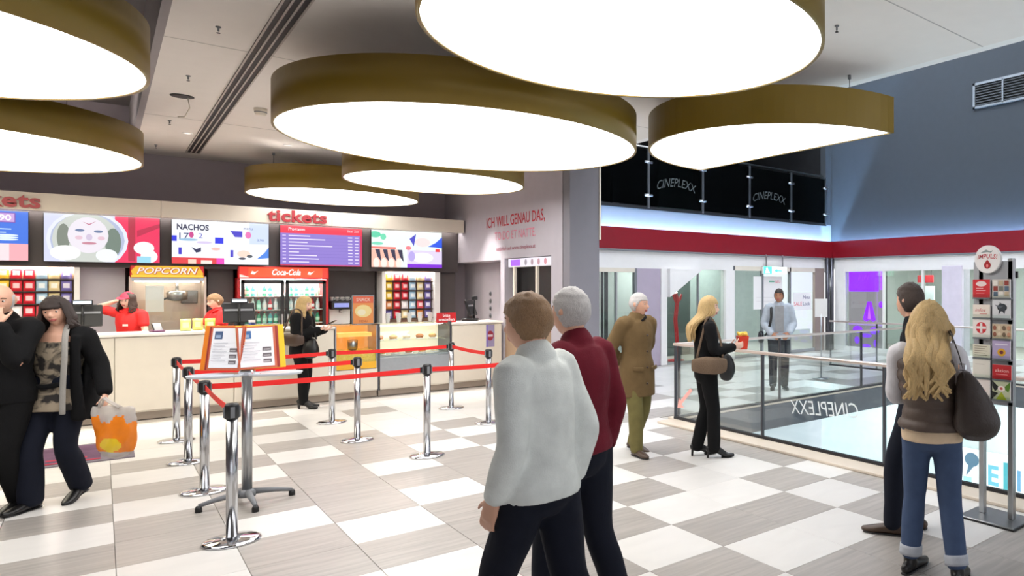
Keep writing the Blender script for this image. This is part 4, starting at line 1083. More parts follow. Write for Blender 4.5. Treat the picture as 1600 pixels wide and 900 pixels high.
for k_, (x, y) in POSTS.items():
    o = thing('barrier_post', PLAB[k_], 'barrier post', (x, y, 0), 0, 'chrome belt barrier posts')
    for n, me in zip(('base', 'pole', 'belt_head', 'belt_slots'), PM):
        link(n, me, o)
def belt(a, b_, label):
    A = Vector((*POSTS[a], .91)); B = Vector((*POSTS[b_], .91)); d = (B - A).normalized(); A = A + d * .047; B = B - d * .047
    s = Vector((-d.y, d.x, 0)) * .0015; rs = []
    for k_ in range(9):
        t = k_ / 8; p = A.lerp(B, t); p.z -= .012 * (1 - (2 * t - 1) ** 2)
        rs.append([tuple(p + s * i + Vector((0, 0, .024 * j))) for i, j in ((-1, -1), (1, -1), (1, 1), (-1, 1))])
    o = tag(MB().rings(rs, True, False).build('barrier_belt', M_BELT), label, 'barrier belt', 'red barrier belts')
    q = MB(); q.box(-.012, .012, -.006, .006, -.028, .028); e = q.build('end_clip', M_BLACK, o, tuple(B - d * .01)); e.rotation_euler = (0, 0, math.atan2(d.y, d.x))
for a, b_, l in (('a', 'b', 'short red belt from the nearest post to the one behind it'), ('b', 'c', 'red belt between second and third posts of the left row'), ('c', 'd', 'red belt between the two back posts of the left row'),
                 ('d', 'e', 'red belt behind the binder stand, running to the counter woman'), ('e', 'h', 'red belt between the counter woman and the end counter post'), ('h', 'i', 'red belt turning from the end counter post towards the walkers'),
                 ('c', 'f', 'middle red belt passing behind the binder stand'), ('b', 'g', 'front red belt crossing behind the binder pole'), ('g', 'j', 'front red belt disappearing behind the white-jacketed walker')):
    belt(a, b_, l)

# ================================================================ binder stand
bs = thing('binder_stand', 'floor stand with an open price binder and round leaflet trays', 'display stand', (.865, 7.08, 0), -.30)
MB().cyl((0, 0, .09), (0, 0, 1.07), .036, 24).build('pole', M_STEEL, bs)
MB().lathe([(.06, .06), (.06, .1), (.04, .12)], seg=20).build('hub', M_GREYP, bs)
for a in (20, 110, 200, 290):
    c_, s_ = cos(radians(a)), sin(radians(a))
    l_ = MB().tube([(.04 * c_, .04 * s_, .095), (.2 * c_, .2 * s_, .075), (.31 * c_, .31 * s_, .05)], [.026, .02, .015], 10).build('leg', M_GREYP, bs)
    MB().lathe([(.024, 0), (.024, .03), (.016, .05)], (.31 * c_, .31 * s_, 0), 12).build('foot', M_BLACK, l_)
M_PALE = mat('tray_plastic', (206, 212, 220), .2)
for sx in (-1, 1):
    t_ = MB().lathe([(.17, 0), (.18, .02), (.176, .022), (.165, .006)], seg=28, M=Matrix.Diagonal((1.05, .75, 1))).build('tray', M_PALE, bs, (sx * .2, -.04, 1.055))
    q = MB(); q.box(-.1, .1, -.07, .07, .008, .016); e = q.build('leaflet_pile', mat('leaflets_pink' if sx > 0 else 'leaflets_grey', (230, 176, 176) if sx > 0 else (190, 200, 214), .5), t_); e.rotation_euler = (0, 0, .3 * sx)
MB().bbox(-.05, .05, -.05, .05, 1.05, 1.10, .01).build('bracket', M_CHROME, bs)
for sx, cover, spine in ((-1, (232, 130, 34), (150, 28, 22)), (1, (240, 196, 30), (168, 52, 40))):
    w = .34
    leafs = []
    piv = link('binder_half', None, bs, (-.05, -.02, 1.10)); piv.rotation_euler = (radians(-10), 0, radians(sx * 27))
    x0, x1 = (.0, w * sx) if sx > 0 else (w * sx, .0)
    MB().bbox(x0, x1, .018, .026, 0, .37, .003).build('cover', mat('binder_cover_%d' % sx, cover, .4), piv)
    for n in range(3):
        xs = (w - .045 - .012 * n) * sx
        a, b_ = (min(0, xs), max(0, xs))
        MB().box(a, b_, .012 - .005 * n, .016 - .005 * n, .004, .36).build('page', mat('page_edge_%d' % n, [(160, 60, 50), spine, (200, 100, 70)][n], .5), piv)
    O = (.012 if sx > 0 else -(w - .085), -.0005, .02)
    s_ = Sheet(frame(O, (1, 0, 0), (0, 0, 1))); W_ = w - .10
    s_.rect(0, W_, 0, .325, (238, 238, 242))
    s_.rect(.02, .085, .235, .3, (70, 92, 130) if sx < 0 else (60, 110, 170)); s_.rect(.03, .07, .245, .27, (150, 170, 200))
    for n in range(3):
        s_.rect(W_ - .08, W_ - .02, .03 + n * .05, .06 + n * .05, (110, 104, 108)); s_.rect(W_ - .075, W_ - .03, .035 + n * .05, .045 + n * .05, (180, 176, 180))
    for n in range(7):
        s_.rect(.02, W_ - .1 - .02 * (n % 3), .2 - n * .024, .205 - n * .024, (196, 196, 204))
    s_.build('printed_page', P_PRINT, piv, fix=False)

# ================================================================ door mat
o = thing('doormat', 'red and purple patterned doormat on the floor behind the couple', 'mat', (0, 0, 0))
MB().bbox(-2.6, .26, 9.82, 10.95, 0, .012, .004).build('border', mat('mat_grey', (126, 116, 126), .9, bump=.6, bscale=300), o)
MB().box(-2.55, .0, 9.92, 10.85, .012, .015).build('pile', mat('mat_purple', (112, 78, 106), .95, var=.35, vscale=5, bump=.8, bscale=400), o)
for n in range(6):
    MB().box(-2.5 + n * .42, -2.2 + n * .42, 9.98 + .1 * (n % 2), 10.04 + .1 * (n % 2), .015, .017).build('stripe', mat('mat_red', (206, 60, 84), .95, bump=.8, bscale=400), o)
MB().box(-2.5, .0, 9.9, 9.95, .015, .017).build('stripe', mat('mat_red', (206, 60, 84), .95), o)

# ================================================================ brochure rack
br = thing('brochure_rack', 'grey steel brochure rack with a round white sign on top', 'display rack', (4.95, 2.62, 0))
MB().bbox(-.19, .15, -.25, .20, 0, .02, .004).build('base_plate', M_STEEL, br); MB().box(-.195, .155, -.255, .205, 0, .012).build('base_edge', M_BLACK, br)
for y in (.10, -.14):
    MB().bbox(-.02, .03, y - .022, y + .022, .02, 2.0, .005).build('post', M_STEEL, br)
MB().bbox(-.02, -.005, -.165, .165, .88, 1.98, .003).build('panel', mat('rack_grey_panel', (170, 172, 176), .4, .3), br)
MB().box(.03, .05, -.17, -.12, 1.85, 1.9).build('clip', M_BLACK, br)
CARDS = [('red', (214, 40, 48)), ('mosaic', (214, 206, 198)), ('cream', (240, 228, 216)), ('ink', (220, 220, 222)), ('cross', (238, 228, 222)), ('faces', (210, 190, 160)), ('list', (226, 220, 200)), ('lilac', (186, 170, 206)), ('plain', (232, 226, 214)), ('redwide', (196, 36, 44)), ('cream2', (238, 226, 220)), ('leaf', (200, 204, 170))]
CLAB = ['red brochure with white oval in the top left pocket of the rack', 'brochure of small portrait tiles in the top right rack pocket', 'cream brochure with red script in the second-row left rack pocket', 'white brochure with dark bird-like motif in second-row right pocket',
        'white brochure with a red cross shield in the third-row left pocket', 'wide beige brochure of small faces in the third-row right pocket', 'pale brochure of text lines in the fourth-row left pocket', 'lilac brochure with a gold dot in the fourth-row right pocket',
        'plain cream brochure in the fifth-row left rack pocket', 'wide red brochure with white words in the fifth-row right pocket', 'cream card with a small red squiggle in the bottom left pocket', 'black, green and yellow leaf-patterned brochure in the bottom right pocket']
for n, (nm, col) in enumerate(CARDS):
    r_, c_ = divmod(n, 2)
    yl = .155 if c_ == 0 else -.01          # left edge (camera's left = +y)
    zb = 1.70 - r_ * .155
    wd = .145 if nm not in ('redwide', 'faces') else .155
    ht = {'redwide': .11, 'faces': .11, 'cream': .1, 'list': .1}.get(nm, .14)
    pk = MB().box(-.055, -.02, yl - .15, yl, zb - .012, zb).build('pocket', M_GREYP, br); MB().box(-.058, -.054, yl - .15, yl, zb - .012, zb + .025).build('pocket_lip', M_GLASS, pk)
    o = thing('brochure', CLAB[n], 'brochure', (4.95, 2.62, zb + .001), 0, 'brochures in the rack')
    q = MB(); q.box(-.048, -.036, yl - wd, yl, 0, ht); q.build('sheets', M_WHITE, o)
    s_ = Sheet(frame((-.0485, yl, 0), (0, -1, 0), (0, 0, 1))); s_.rect(0, wd, 0, ht, col)
    if nm == 'red': s_.oval(.072, .105, .045, .02, (244, 220, 216)); s_.rect(.03, .11, .05, .056, (244, 190, 190)); s_.rect(.03, .1, .03, .036, (230, 120, 120)); s_.rect(.03, .09, .068, .074, (240, 170, 170))
    elif nm == 'mosaic':
        for a in range(9): s_.rect(.01 + .045 * (a % 3), .045 + .045 * (a % 3), .01 + .042 * (a // 3), .045 + .042 * (a // 3), [(90, 110, 130), (150, 60, 50), (236, 230, 220), (120, 120, 110), (200, 180, 150)][a * 2 % 5])
    elif nm in ('cream', 'cream2'): s_.word('infos', .02, .045, .026, (200, 80, 80), .09, .3); s_.rect(.06, .12, .025, .031, (216, 140, 130))
    elif nm == 'ink': s_.oval(.08, .08, .04, .03, (34, 40, 46)); s_.pg([(.05, .02), (.075, .06), (.1, .03), (.11, .09), (.06, .12)], (52, 58, 66)); s_.pg([(.02, .1), (.09, .09), (.06, .07)], (90, 96, 104))
    elif nm == 'cross': s_.oval(.072, .075, .045, .045, (206, 34, 44)); s_.rect(.062, .082, .035, .115, (240, 228, 224)); s_.rect(.03, .114, .066, .086, (240, 228, 224))
    elif nm == 'faces':
        for a in range(8): s_.oval(.02 + .038 * (a % 4), .03 + .05 * (a // 4), .014, .018, [(150, 90, 70), (226, 206, 180), (120, 100, 80), (206, 150, 120)][a % 4])
    elif nm == 'list':
        for a in range(5): s_.rect(.015, .12 - .015 * (a % 2), .015 + a * .017, .02 + a * .017, (160, 150, 130))
    elif nm == 'lilac': s_.oval(.075, .05, .034, .03, (226, 170, 40)); s_.oval(.075, .05, .016, .014, (120, 50, 60)); s_.rect(.02, .125, .105, .115, (230, 222, 240))
    elif nm == 'plain': s_.rect(.02, .1, .1, .104, (206, 198, 186))
    elif nm == 'redwide': s_.word('aktion', .078, .055, .024, (244, 200, 196), .11, align='C'); s_.rect(.03, .125, .035, .04, (236, 150, 150))
    elif nm == 'leaf': s_.pg([(0, .14), (.06, .09), (.02, .06), (0, .1)], (24, 24, 22)); s_.pg([(.145, .14), (.09, .09), (.13, .06), (.145, .1)], (90, 130, 40)); s_.pg([(.03, 0), (.075, .06), (.12, 0)], (170, 180, 40)); s_.oval(.075, .085, .03, .022, (250, 236, 226)); s_.oval(.075, .085, .012, .01, (206, 90, 80)); s_.pg([(0, 0), (.05, .05), (0, .06)], (30, 34, 28))
    s_.build('cover_print', P_PRINT, o, fix=False)
sg = MB().cyl((-.05, .03, 1.995), (-.02, .03, 1.995), .108, 40).build('round_sign', M_WHITE, br)
s_ = Sheet(frame((-.0505, .03, 1.995), (0, -1, 0), (0, 0, 1)))
s_.oval(0, 0, .106, .106, (244, 240, 238), 40); s_.pg([(-.06, .05), (-.01, .075), (.02, .06), (.05, .068), (.03, .05), (.0, .055)], (150, 160, 158)); s_.word('IMPULS!', 0, .002, .034, (200, 70, 76), .165, .2, .01, .006, 'C')
s_.oval(0, -.045, .028, .028, (176, 18, 30)); s_.pg([(-.022, -.03), (0, .0), (.022, -.03)], (176, 18, 30)); s_.oval(.0, -.05, .01, .013, (240, 130, 130))
s_.build('sign_print', P_PRINT, sg, fix=False)
# ================================================================ people
V = Vector
def remeshed(mb, voxel, smooth=3, factor=.5):
    me = bpy.data.meshes.new('tmp'); me.from_pydata(mb.v, [], mb.f)
    o = bpy.data.objects.new('tmp', me); COL.objects.link(o)
    bm = bmesh.new(); bm.from_mesh(me); bmesh.ops.recalc_face_normals(bm, faces=bm.faces); bm.to_mesh(me); bm.free()
    m = o.modifiers.new('r', 'REMESH'); m.mode = 'VOXEL'; m.voxel_size = voxel; m.use_smooth_shade = True
    if smooth:
        m = o.modifiers.new('s', 'SMOOTH'); m.factor = factor; m.iterations = smooth
    dg = bpy.context.evaluated_depsgraph_get()
    out = bpy.data.meshes.new_from_object(o.evaluated_get(dg))
    bpy.data.objects.remove(o); bpy.data.meshes.remove(me)
    return out

def cr(pts, n):
    """Catmull-Rom through tuples"""
    out = []
    for i in range(len(pts) - 1):
        p0 = pts[max(i - 1, 0)]; p1 = pts[i]; p2 = pts[i + 1]; p3 = pts[min(i + 2, len(pts) - 1)]
        for k in range(n):
            t = k / n
            out.append(tuple(.5 * ((2 * b) + (-a + c) * t + (2 * a - 5 * b + 4 * c - d) * t * t + (-a + 3 * b - 3 * c + d) * t ** 3) for a, b, c, d in zip(p0, p1, p2, p3)))
    out.append(tuple(pts[-1]))
    return out

def loft(mb, ctrl, side, n=4, seg=14, round_ends=True, pw=1.0):
    """ctrl: (x, y, z, a, b) rows; a = half width along side, b = half depth"""
    rows = cr(ctrl, n)
    P = [V(r[:3]) for r in rows]; side = V(side); rs = []
    def ring(p, t, a, b):
        s = (side - t * side.dot(t)); s = s.normalized() if s.length > 1e-4 else t.orthogonal().normalized()
        u = t.cross(s)
        o = []
        for i in range(seg):
            w = 2 * pi * i / seg; c, q = cos(w), sin(w)
            if pw != 1.0:
                c = math.copysign(abs(c) ** pw, c); q = math.copysign(abs(q) ** pw, q)
            o.append(tuple(p + s * a * c + u * b * q))
        return o
    N = len(P)
    T = [(P[min(i + 1, N - 1)] - P[max(i - 1, 0)]).normalized() for i in range(N)]
    if round_ends:
        a, b = max(rows[0][3], .001), max(rows[0][4], .001); m = min(a, b)
        rs.append(ring(P[0] - T[0] * m * .55, T[0], a * .35, b * .35)); rs.append(ring(P[0] - T[0] * m * .38, T[0], a * .75, b * .75))
    for i in range(N):
        rs.append(ring(P[i], T[i], max(rows[i][3], .001), max(rows[i][4], .001)))
    if round_ends:
        a, b = max(rows[-1][3], .001), max(rows[-1][4], .001); m = min(a, b)
        rs.append(ring(P[-1] + T[-1] * m * .38, T[-1], a * .75, b * .75)); rs.append(ring(P[-1] + T[-1] * m * .55, T[-1], a * .35, b * .35))
    mb.rings(rs, True, True)

def head_mesh(mb, M, infl=0.0, female=False, hairmask=None):
    """head about 0.235 tall; local +y is the face, origin at head centre"""
    nu, nv = 40, 30
    rs = []
    for j in range(nv + 1):
        th = pi * j / nv; ring = []
        for i in range(nu):
            ph = 2 * pi * i / nu
            x, y, z = sin(th) * sin(ph), sin(th) * cos(ph), -cos(th)
            hx, hy, hz = .076, .098, .117
            px_, py_, pz = x * hx, y * hy, z * hz
            if z < 0:                                  # jaw
                k = (-z) ** 1.6
                px_ *= 1 - .34 * k
                py_ = py_ * (1 - .12 * k) + .020 * k
                if y < 0: py_ *= 1 - .45 * k
            if y < 0 and z > -.4: py_ *= 1.06
            if y > 0:
                g = lambda cx, cz, s: math.exp(-(((px_ - cx) ** 2 + (pz - cz) ** 2) / (2 * s * s)))
                py_ -= .010 * (g(.031, .006, .014) + g(-.031, .006, .014)) * (1 if y > .3 else 0)
                py_ += .006 * g(0, .03, .03) + .004 * (g(.04, -.025, .018) + g(-.04, -.025, .018)) + .008 * g(0, -.105, .02)
                py_ += .006 * g(0, -.060, .016) - .004 * g(0, -.078, .008)
            d = infl
            if hairmask is not None:
                d = hairmask(x, y, z)
            n = V((px_ / hx ** 2, py_ / hy ** 2, pz / hz ** 2)); n = n.normalized() if n.length > 0 else V((0, 0, 1))
            p = V((px_, py_, pz)) + n * d
            ring.append(tuple(M @ p))
        rs.append(ring)
    mb.rings(rs, True, True)

def face_bits(mb, M):
    L = lambda *rows: loft(mb, [tuple(M @ V(r[:3])) + (r[3], r[4]) for r in rows], M.to_3x3() @ V((1, 0, 0)), 3, 10)
    L((0, .086, .022, .007, .006), (0, .098, .0, .009, .009), (0, .112, -.022, .0135, .011), (0, .1, -.034, .014, .007))     # nose
    L((-.024, .088, -.058, .004, .004), (0, .098, -.056, .008, .0065), (.024, .088, -.058, .004, .004))                      # lips
    L((-.020, .088, -.066, .004, .004), (0, .0965, -.067, .009, .006), (.020, .088, -.066, .004, .004))
    for s in (-1, 1):
        L((s * .075, -.005, .022, .006, .014), (s * .082, -.012, .0, .007, .019), (s * .076, -.004, -.03, .005, .010))       # ears

def hand(mb, w, d, nrm, side, curl=.45, S=1.0, spread=.06):
    """wrist w, direction d, palm normal nrm, side +1 = thumb along +(d x nrm)"""
    d = V(d).normalized(); nrm = V(nrm); nrm = (nrm - d * nrm.dot(d)).normalized(); lat = d.cross(nrm) * side; w = V(w)
    k = S
    loft(mb, [tuple(w - d * .02) + (.026 * k, .02 * k), tuple(w + d * .03 * k) + (.036 * k, .016 * k), tuple(w + d * .075 * k) + (.042 * k, .014 * k), tuple(w + d * .092 * k) + (.038 * k, .011 * k)], lat, 3, 12)
    for i, (o, L) in enumerate(((.031, .068), (.011, .077), (-.010, .072), (-.030, .056))):
        p = w + d * .088 * k + lat * o * k; dd = (d + lat * (o * 1.5 + 0) * spread * 10 * .3).normalized(); rows = [tuple(p - dd * .012) + (.0088 * k, .0088 * k)]
        ang = curl * .6
        for s_, f in enumerate((.45, .32, .25)):
            dd = (dd * cos(ang) + nrm * sin(ang)).normalized(); p = p + dd * L * f * k; r = (.0085, .0078, .0066)[s_] * k
            rows.append(tuple(p) + (r, r)); ang = curl
        loft(mb, rows, lat, 3, 8)
    p = w + d * .025 * k + lat * .03 * k; dd = (d * .7 + lat * .65 + nrm * .3).normalized(); rows = [tuple(p - dd * .01) + (.014 * k, .012 * k)]
    for f, r in ((.035, .0105), (.030, .0088), (.022, .007)):
        p = p + dd * f * k; rows.append(tuple(p) + (r * k, r * k)); dd = (dd + d * .25 + nrm * curl * .35).normalized()
    loft(mb, rows, nrm, 3, 8)

def cloth_noise(me, amp, scale, seed=0, folds=None):
    n = len(me.vertices); co = [0.0] * (3 * n); no = [0.0] * (3 * n)
    me.vertices.foreach_get('co', co); me.vertex_normals.foreach_get('vector', no)
    nf = noise.noise
    for i in range(0, 3 * n, 3):
        x, y, z = co[i], co[i + 1], co[i + 2]
        d = (nf((x * scale + seed, y * scale, z * scale * .55)) * .7 + nf((x * scale * 2.3, y * scale * 2.3 + seed, z * scale * 1.3)) * .3) * amp
        if folds: d += folds(V((x, y, z)))
        co[i] += no[i] * d; co[i + 1] += no[i + 1] * d; co[i + 2] += no[i + 2] * d
    me.vertices.foreach_set('co', co); me.update()

SKIN = mat('skin', (214, 164, 138), .5, var=.05, vscale=12)
SKIN_P = mat('skin_pale', (232, 190, 168), .5, var=.05, vscale=12)
SKIN_D = mat('skin_tan', (176, 122, 92), .5, var=.05, vscale=12)
LIPS = mat('lips', (176, 92, 86), .4)
EYEW = mat('eye_white', (206, 196, 190), .25, var=.01); IRIS = mat('iris', (52, 40, 34), .2)

DEF = dict(hipR=(.09, 0, .92), hipL=(-.09, 0, .92), kneeR=(.10, .02, .49), kneeL=(-.10, .02, .49), ankR=(.10, -.02, .085), ankL=(-.10, -.02, .085),
           toeR=(.15, 1, 0), toeL=(-.15, 1, 0), pel=(0, 0, .95), waist=(0, .0, 1.08), chest=(0, 0, 1.27), neck=(0, -.005, 1.46), head=(0, .03, 1.605),
           shR=(.175, 0, 1.40), shL=(-.175, 0, 1.40), elR=(.225, -.03, 1.12), elL=(-.225, -.03, 1.12), wrR=(.235, .06, .88), wrL=(-.235, .06, .88),
           hdR=None, hdL=None, pnR=(-1, 0, 0), pnL=(1, 0, 0), curlR=.4, curlL=.4, hyaw=0, hpitch=0, htilt=0)

def person(label, loc, face, H=1.72, pose=None, skin=SKIN, top=None, bottom=None, shoes=None, hair=None, female=False, width=1.0, extra=None, brow=(70, 50, 40)):
    """face: direction looked along on the floor. Everything below in a local frame with +y ahead, +x to the person's right."""
    f = V((face[0], face[1], 0)).normalized()
    root = thing('person', label, 'person', (loc[0], loc[1], 0), math.atan2(f.y, f.x) - pi / 2)
    S = H / 1.72
    J = dict(DEF); J.update(pose or {})
    vec = lambda k: V(J[k]) * S
    g = {k: vec(k) for k in J if isinstance(J[k], tuple) and k[:2] not in ('to', 'hd', 'pn')}
    for k in ('shR', 'shL', 'hipR', 'hipL'): g[k].x *= width
    lat = (g['shR'] - g['shL']).normalized(); hlat = (g['hipR'] - g['hipL']).normalized()
    hm = Matrix.Translation(g['head']) @ Matrix.Rotation(radians(-J['hyaw']), 4, 'Z') @ Matrix.Rotation(radians(J['hpitch']), 4, 'X') @ Matrix.Rotation(radians(J['htilt']), 4, 'Y') @ Matrix.Scale(S * (.97 if female else 1), 4)
    fx = .92 if female else 1.0
    def torso_rows(grow, z0=None, gx=1.0):
        pel, wa, ch, ne = g['pel'], g['waist'], g['chest'], g['neck']
        r = lambda p, a, b: tuple(p) + (a * S * width * gx + grow, b * S + grow)
        return [r(pel - V((0, 0, .10 * S)), .15, .10), r(pel, .165 * (1.04 if female else 1), .112), r(wa, .140 * fx, .098), r(ch, .160 * fx, .112), r((ch * .35 + ne * .65), .158 * fx, .088), r(ne - V((0, 0, .03 * S)), .085, .066), r(ne + V((0, 0, .02 * S)), .058, .056)]
    # ---- body: one continuous surface
    mb = MB()
    loft(mb, torso_rows(0), lat, 4, 20)
    n0 = g['neck']; h0 = hm @ V((0, -.012, -.045))
    loft(mb, [tuple(n0 - V((0, 0, .05 * S))) + (.06 * S, .058 * S), tuple(n0.lerp(h0, .5)) + (.053 * S * fx, .053 * S * fx), tuple(h0) + (.05 * S, .05 * S)], lat, 3, 14)
    head_mesh(mb, hm, 0, female); face_bits(mb, hm)
    for s in 'RL':
        sh, el, wr = g['sh' + s], g['el' + s], g['wr' + s]
        r = lambda p, a: tuple(p) + (a * S * fx, a * S * fx)
        inner = sh.lerp(g['chest'] + V((0, 0, .08 * S)), .35)
        loft(mb, [r(inner, .06), r(sh, .056), r(sh.lerp(el, .5), .046), r(el, .039), r(el.lerp(wr, .35), .039), r(wr, .026)], lat.cross(V((0, 0, 1))), 4, 14)
        hd = V(J['hd' + s]) if J['hd' + s] else (wr - el)
        hand(mb, wr, hd, J['pn' + s], (1 if s == 'R' else -1) * (1 if True else 1), J['curl' + s], S * (.93 if female else 1.0))
        hp, kn, an = g['hip' + s], g['knee' + s], g['ank' + s]
        loft(mb, [r(hp + V((0, 0, .03)), .09), r(hp.lerp(kn, .45), .075), r(kn, .056), r(kn.lerp(an, .35), .055), r(an, .037)], hlat, 4, 14)
        td = V(J['toe' + s]).normalized(); hh = (shoes or {}).get('heel', 0)
        loft(mb, [tuple(an - td * .04 * S - V((0, 0, .03 * S))) + (.03 * S, .028 * S), tuple(an + td * .06 * S - V((0, 0, .045 * S + hh * .55))) + (.032 * S, .022 * S), tuple(an + td * .15 * S - V((0, 0, .06 * S + hh))) + (.028 * S, .012 * S)], hlat, 3, 10)
    me = remeshed(mb, .0074, 2, .4)
    inv = hm.inverted()
    me.materials.clear()
    for m_ in (skin, LIPS): me.materials.append(m_)
    mi = []
    for p in me.polygons:
        q = inv @ p.center
        mi.append(1 if abs(q.x) < .026 and q.y > .085 and -.074 < q.z < -.051 and q.length < .16 else 0)
    me.polygons.foreach_set('material_index', mi); me.polygons.foreach_set('use_smooth', [True] * len(mi))
    me.name = 'body'; link('body', me, root)
    for s in (-1, 1):
        e = MB(); e.sphere((0, 0, 0), .0105 * S, 12, 8)
        ctr = hm @ V((s * .031, .077, .006)); fwd = (hm.to_3x3() @ V((0, 1, 0))).normalized()
        for k, f_ in enumerate(e.f):
            c_ = sum((V(e.v[i]) for i in f_), V()) / len(f_)
            e.mi[k] = 1 if c_.normalized().dot(fwd) > .70 else 0
        e.build('eye', [EYEW, IRIS], root, tuple(ctr))
        b = MB(); loft(b, [tuple(hm @ V((s * .014, .089, .026))) + (.003, .003), tuple(hm @ V((s * .032, .087, .031))) + (.0035, .003), tuple(hm @ V((s * .05, .072, .026))) + (.002, .002)], (0, 0, 1), 3, 6)
        b.build('eyebrow', mat('brow_%d_%d_%d' % brow, brow, .8), root)
    # ---- garments
    def garment(name, m, fill, voxel=.0115, amp=.006, scale=9, smooth=3, folds=None, hem=None):
        q = MB(); fill(q); me_ = remeshed(q, voxel, smooth)
        if hem is not None:
            pc_ = g['pel']; rx, ry = .235 * S * width, .19 * S
            for v in me_.vertices:
                if v.co.z < hem and ((v.co.x - pc_.x) / rx) ** 2 + ((v.co.y - pc_.y) / ry) ** 2 < 1: v.co.z = hem
        cloth_noise(me_, amp, scale, len(label) % 50, folds)
        me_.materials.clear(); me_.materials.append(m); me_.polygons.foreach_set('use_smooth', [True] * len(me_.polygons)); me_.name = name
        return link(name, me_, root)
    def sleeves(q, grow, upto=1.0, cuff=0.0):
        for s in 'RL':
            sh, el, wr = g['sh' + s], g['el' + s], g['wr' + s]; r = lambda p, a: tuple(p) + (a * S * fx + grow, a * S * fx + grow)
            inner = sh.lerp(g['chest'] + V((0, 0, .08 * S)), .35)
            if upto >= 1: loft(q, [r(inner, .062), r(sh, .060), r(sh.lerp(el, .5), .052), r(el, .046), r(el.lerp(wr, .5), .044), r(el.lerp(wr, .97), .034 + cuff)], lat.cross(V((0, 0, 1))), 4, 14)
            else: loft(q, [r(inner, .062), r(sh, .060), r(sh.lerp(el, upto), .056)], lat.cross(V((0, 0, 1))), 4, 14)
    if bottom:
        def fill(q):
            gr = bottom.get('grow', .014); fl_ = bottom.get('flare', 0)
            pel = g['pel']
            loft(q, [tuple(pel - V((0, 0, .10 * S))) + (.155 * S * width + gr, .108 * S + gr), tuple(pel) + (.168 * S * width * (1.03 if female else 1) + gr, .114 * S + gr), tuple(g['waist'] - V((0, 0, .0))) + (.145 * S * fx * width + gr, .1 * S + gr)], hlat, 4, 20)
            for s in 'RL':
                hp, kn, an = g['hip' + s], g['knee' + s], g['ank' + s]; r = lambda p, a: tuple(p) + (a * S * fx + gr, a * S * fx + gr)
                low = an - (an - kn).normalized() * (-bottom.get('drop', .02))
                loft(q, [r(hp + V((0, 0, .03)), .094), r(hp.lerp(kn, .45), .08), r(kn, .062), r(kn.lerp(an, .4), .058 + fl_ * .5), r(low, .046 + fl_)], hlat, 4, 16)
        garment('trousers', bottom['m'], fill, folds=bottom.get('folds'), amp=bottom.get('amp', .006))
        if bottom.get('cuff'):
            for s in 'RL':
                kn, an = g['knee' + s], g['ank' + s]; q = MB(); d_ = (an - kn).normalized(); low = an + d_ * bottom.get('drop', .02); rr = .046 * S * fx + bottom.get('grow', .014) + bottom.get('flare', 0) + .007
                loft(q, [tuple(low - d_ * .06) + (rr, rr), tuple(low) + (rr, rr)], hlat, 3, 16, False); q.build('trouser_cuff', bottom['cuff'], root)
    if top:
        for t in top:
            def fill(q, t=t):
                gr = t.get('grow', .02); rows = torso_rows(gr)
                hem = t.get('hem', .88) * S; flare = t.get('flare', 0)
                up = rows[2:] if hem < g['waist'].z else rows[3:]
                pel = g['pel']
                low = []
                if hem < pel.z:
                    low = [tuple(V((pel.x, pel.y, hem))) + (.172 * S * width + gr + flare, .122 * S + gr + flare)]
                    if hem < pel.z - .12: low.append(tuple(V((pel.x, pel.y, (hem + pel.z) / 2))) + (.173 * S * width + gr + flare * .5, .122 * S + gr + flare * .5))
                    low.append(tuple(pel) + (.172 * S * width + gr, .118 * S + gr))
                else:
                    low = [tuple(V((pel.x, pel.y, hem))) + (.168 * S * width + gr, .115 * S + gr)]
                rr = low + up
                if t.get('low_neck'): rr = rr[:-3] + [tuple(V(rr[-3][:3]) - V((0, .012, .02))) + (.15 * S, .085 * S)]
                loft(q, rr, lat, 4, 22, True)
                if t.get('collar'):
                    c0 = g['neck']; k = t['collar']; loft(q, [tuple(c0 - V((0, 0, .05))) + (.085 * S, .075 * S), tuple(c0 + V((0, .0, .01))) + (.068 * S, .066 * S), tuple(c0 + V((0, .005, .01 + k))) + (.066 * S, .064 * S)], lat, 3, 18)
                if t.get('hood'):
                    c0 = g['neck']; loft(q, [tuple(c0 + V((-.10, -.05, -.01)) * S) + (.03, .04), tuple(c0 + V((-.06, -.115, -.02)) * S) + (.04, .06), tuple(c0 + V((0, -.135, -.04)) * S) + (.045, .075), tuple(c0 + V((.06, -.115, -.02)) * S) + (.04, .06), tuple(c0 + V((.10, -.05, -.01)) * S) + (.03, .04)], (0, 0, 1), 4, 12)
                if t.get('sleeve', 1.0) > 0: sleeves(q, gr * t.get('sgrow', .75), t.get('sleeve', 1.0), t.get('cuff', 0))
            garment(t.get('name', 'jacket'), t['m'], fill, amp=t.get('amp', .007), scale=t.get('scale', 8), folds=t.get('folds'), voxel=t.get('voxel', .0115), hem=t.get('hem', .88) * S)
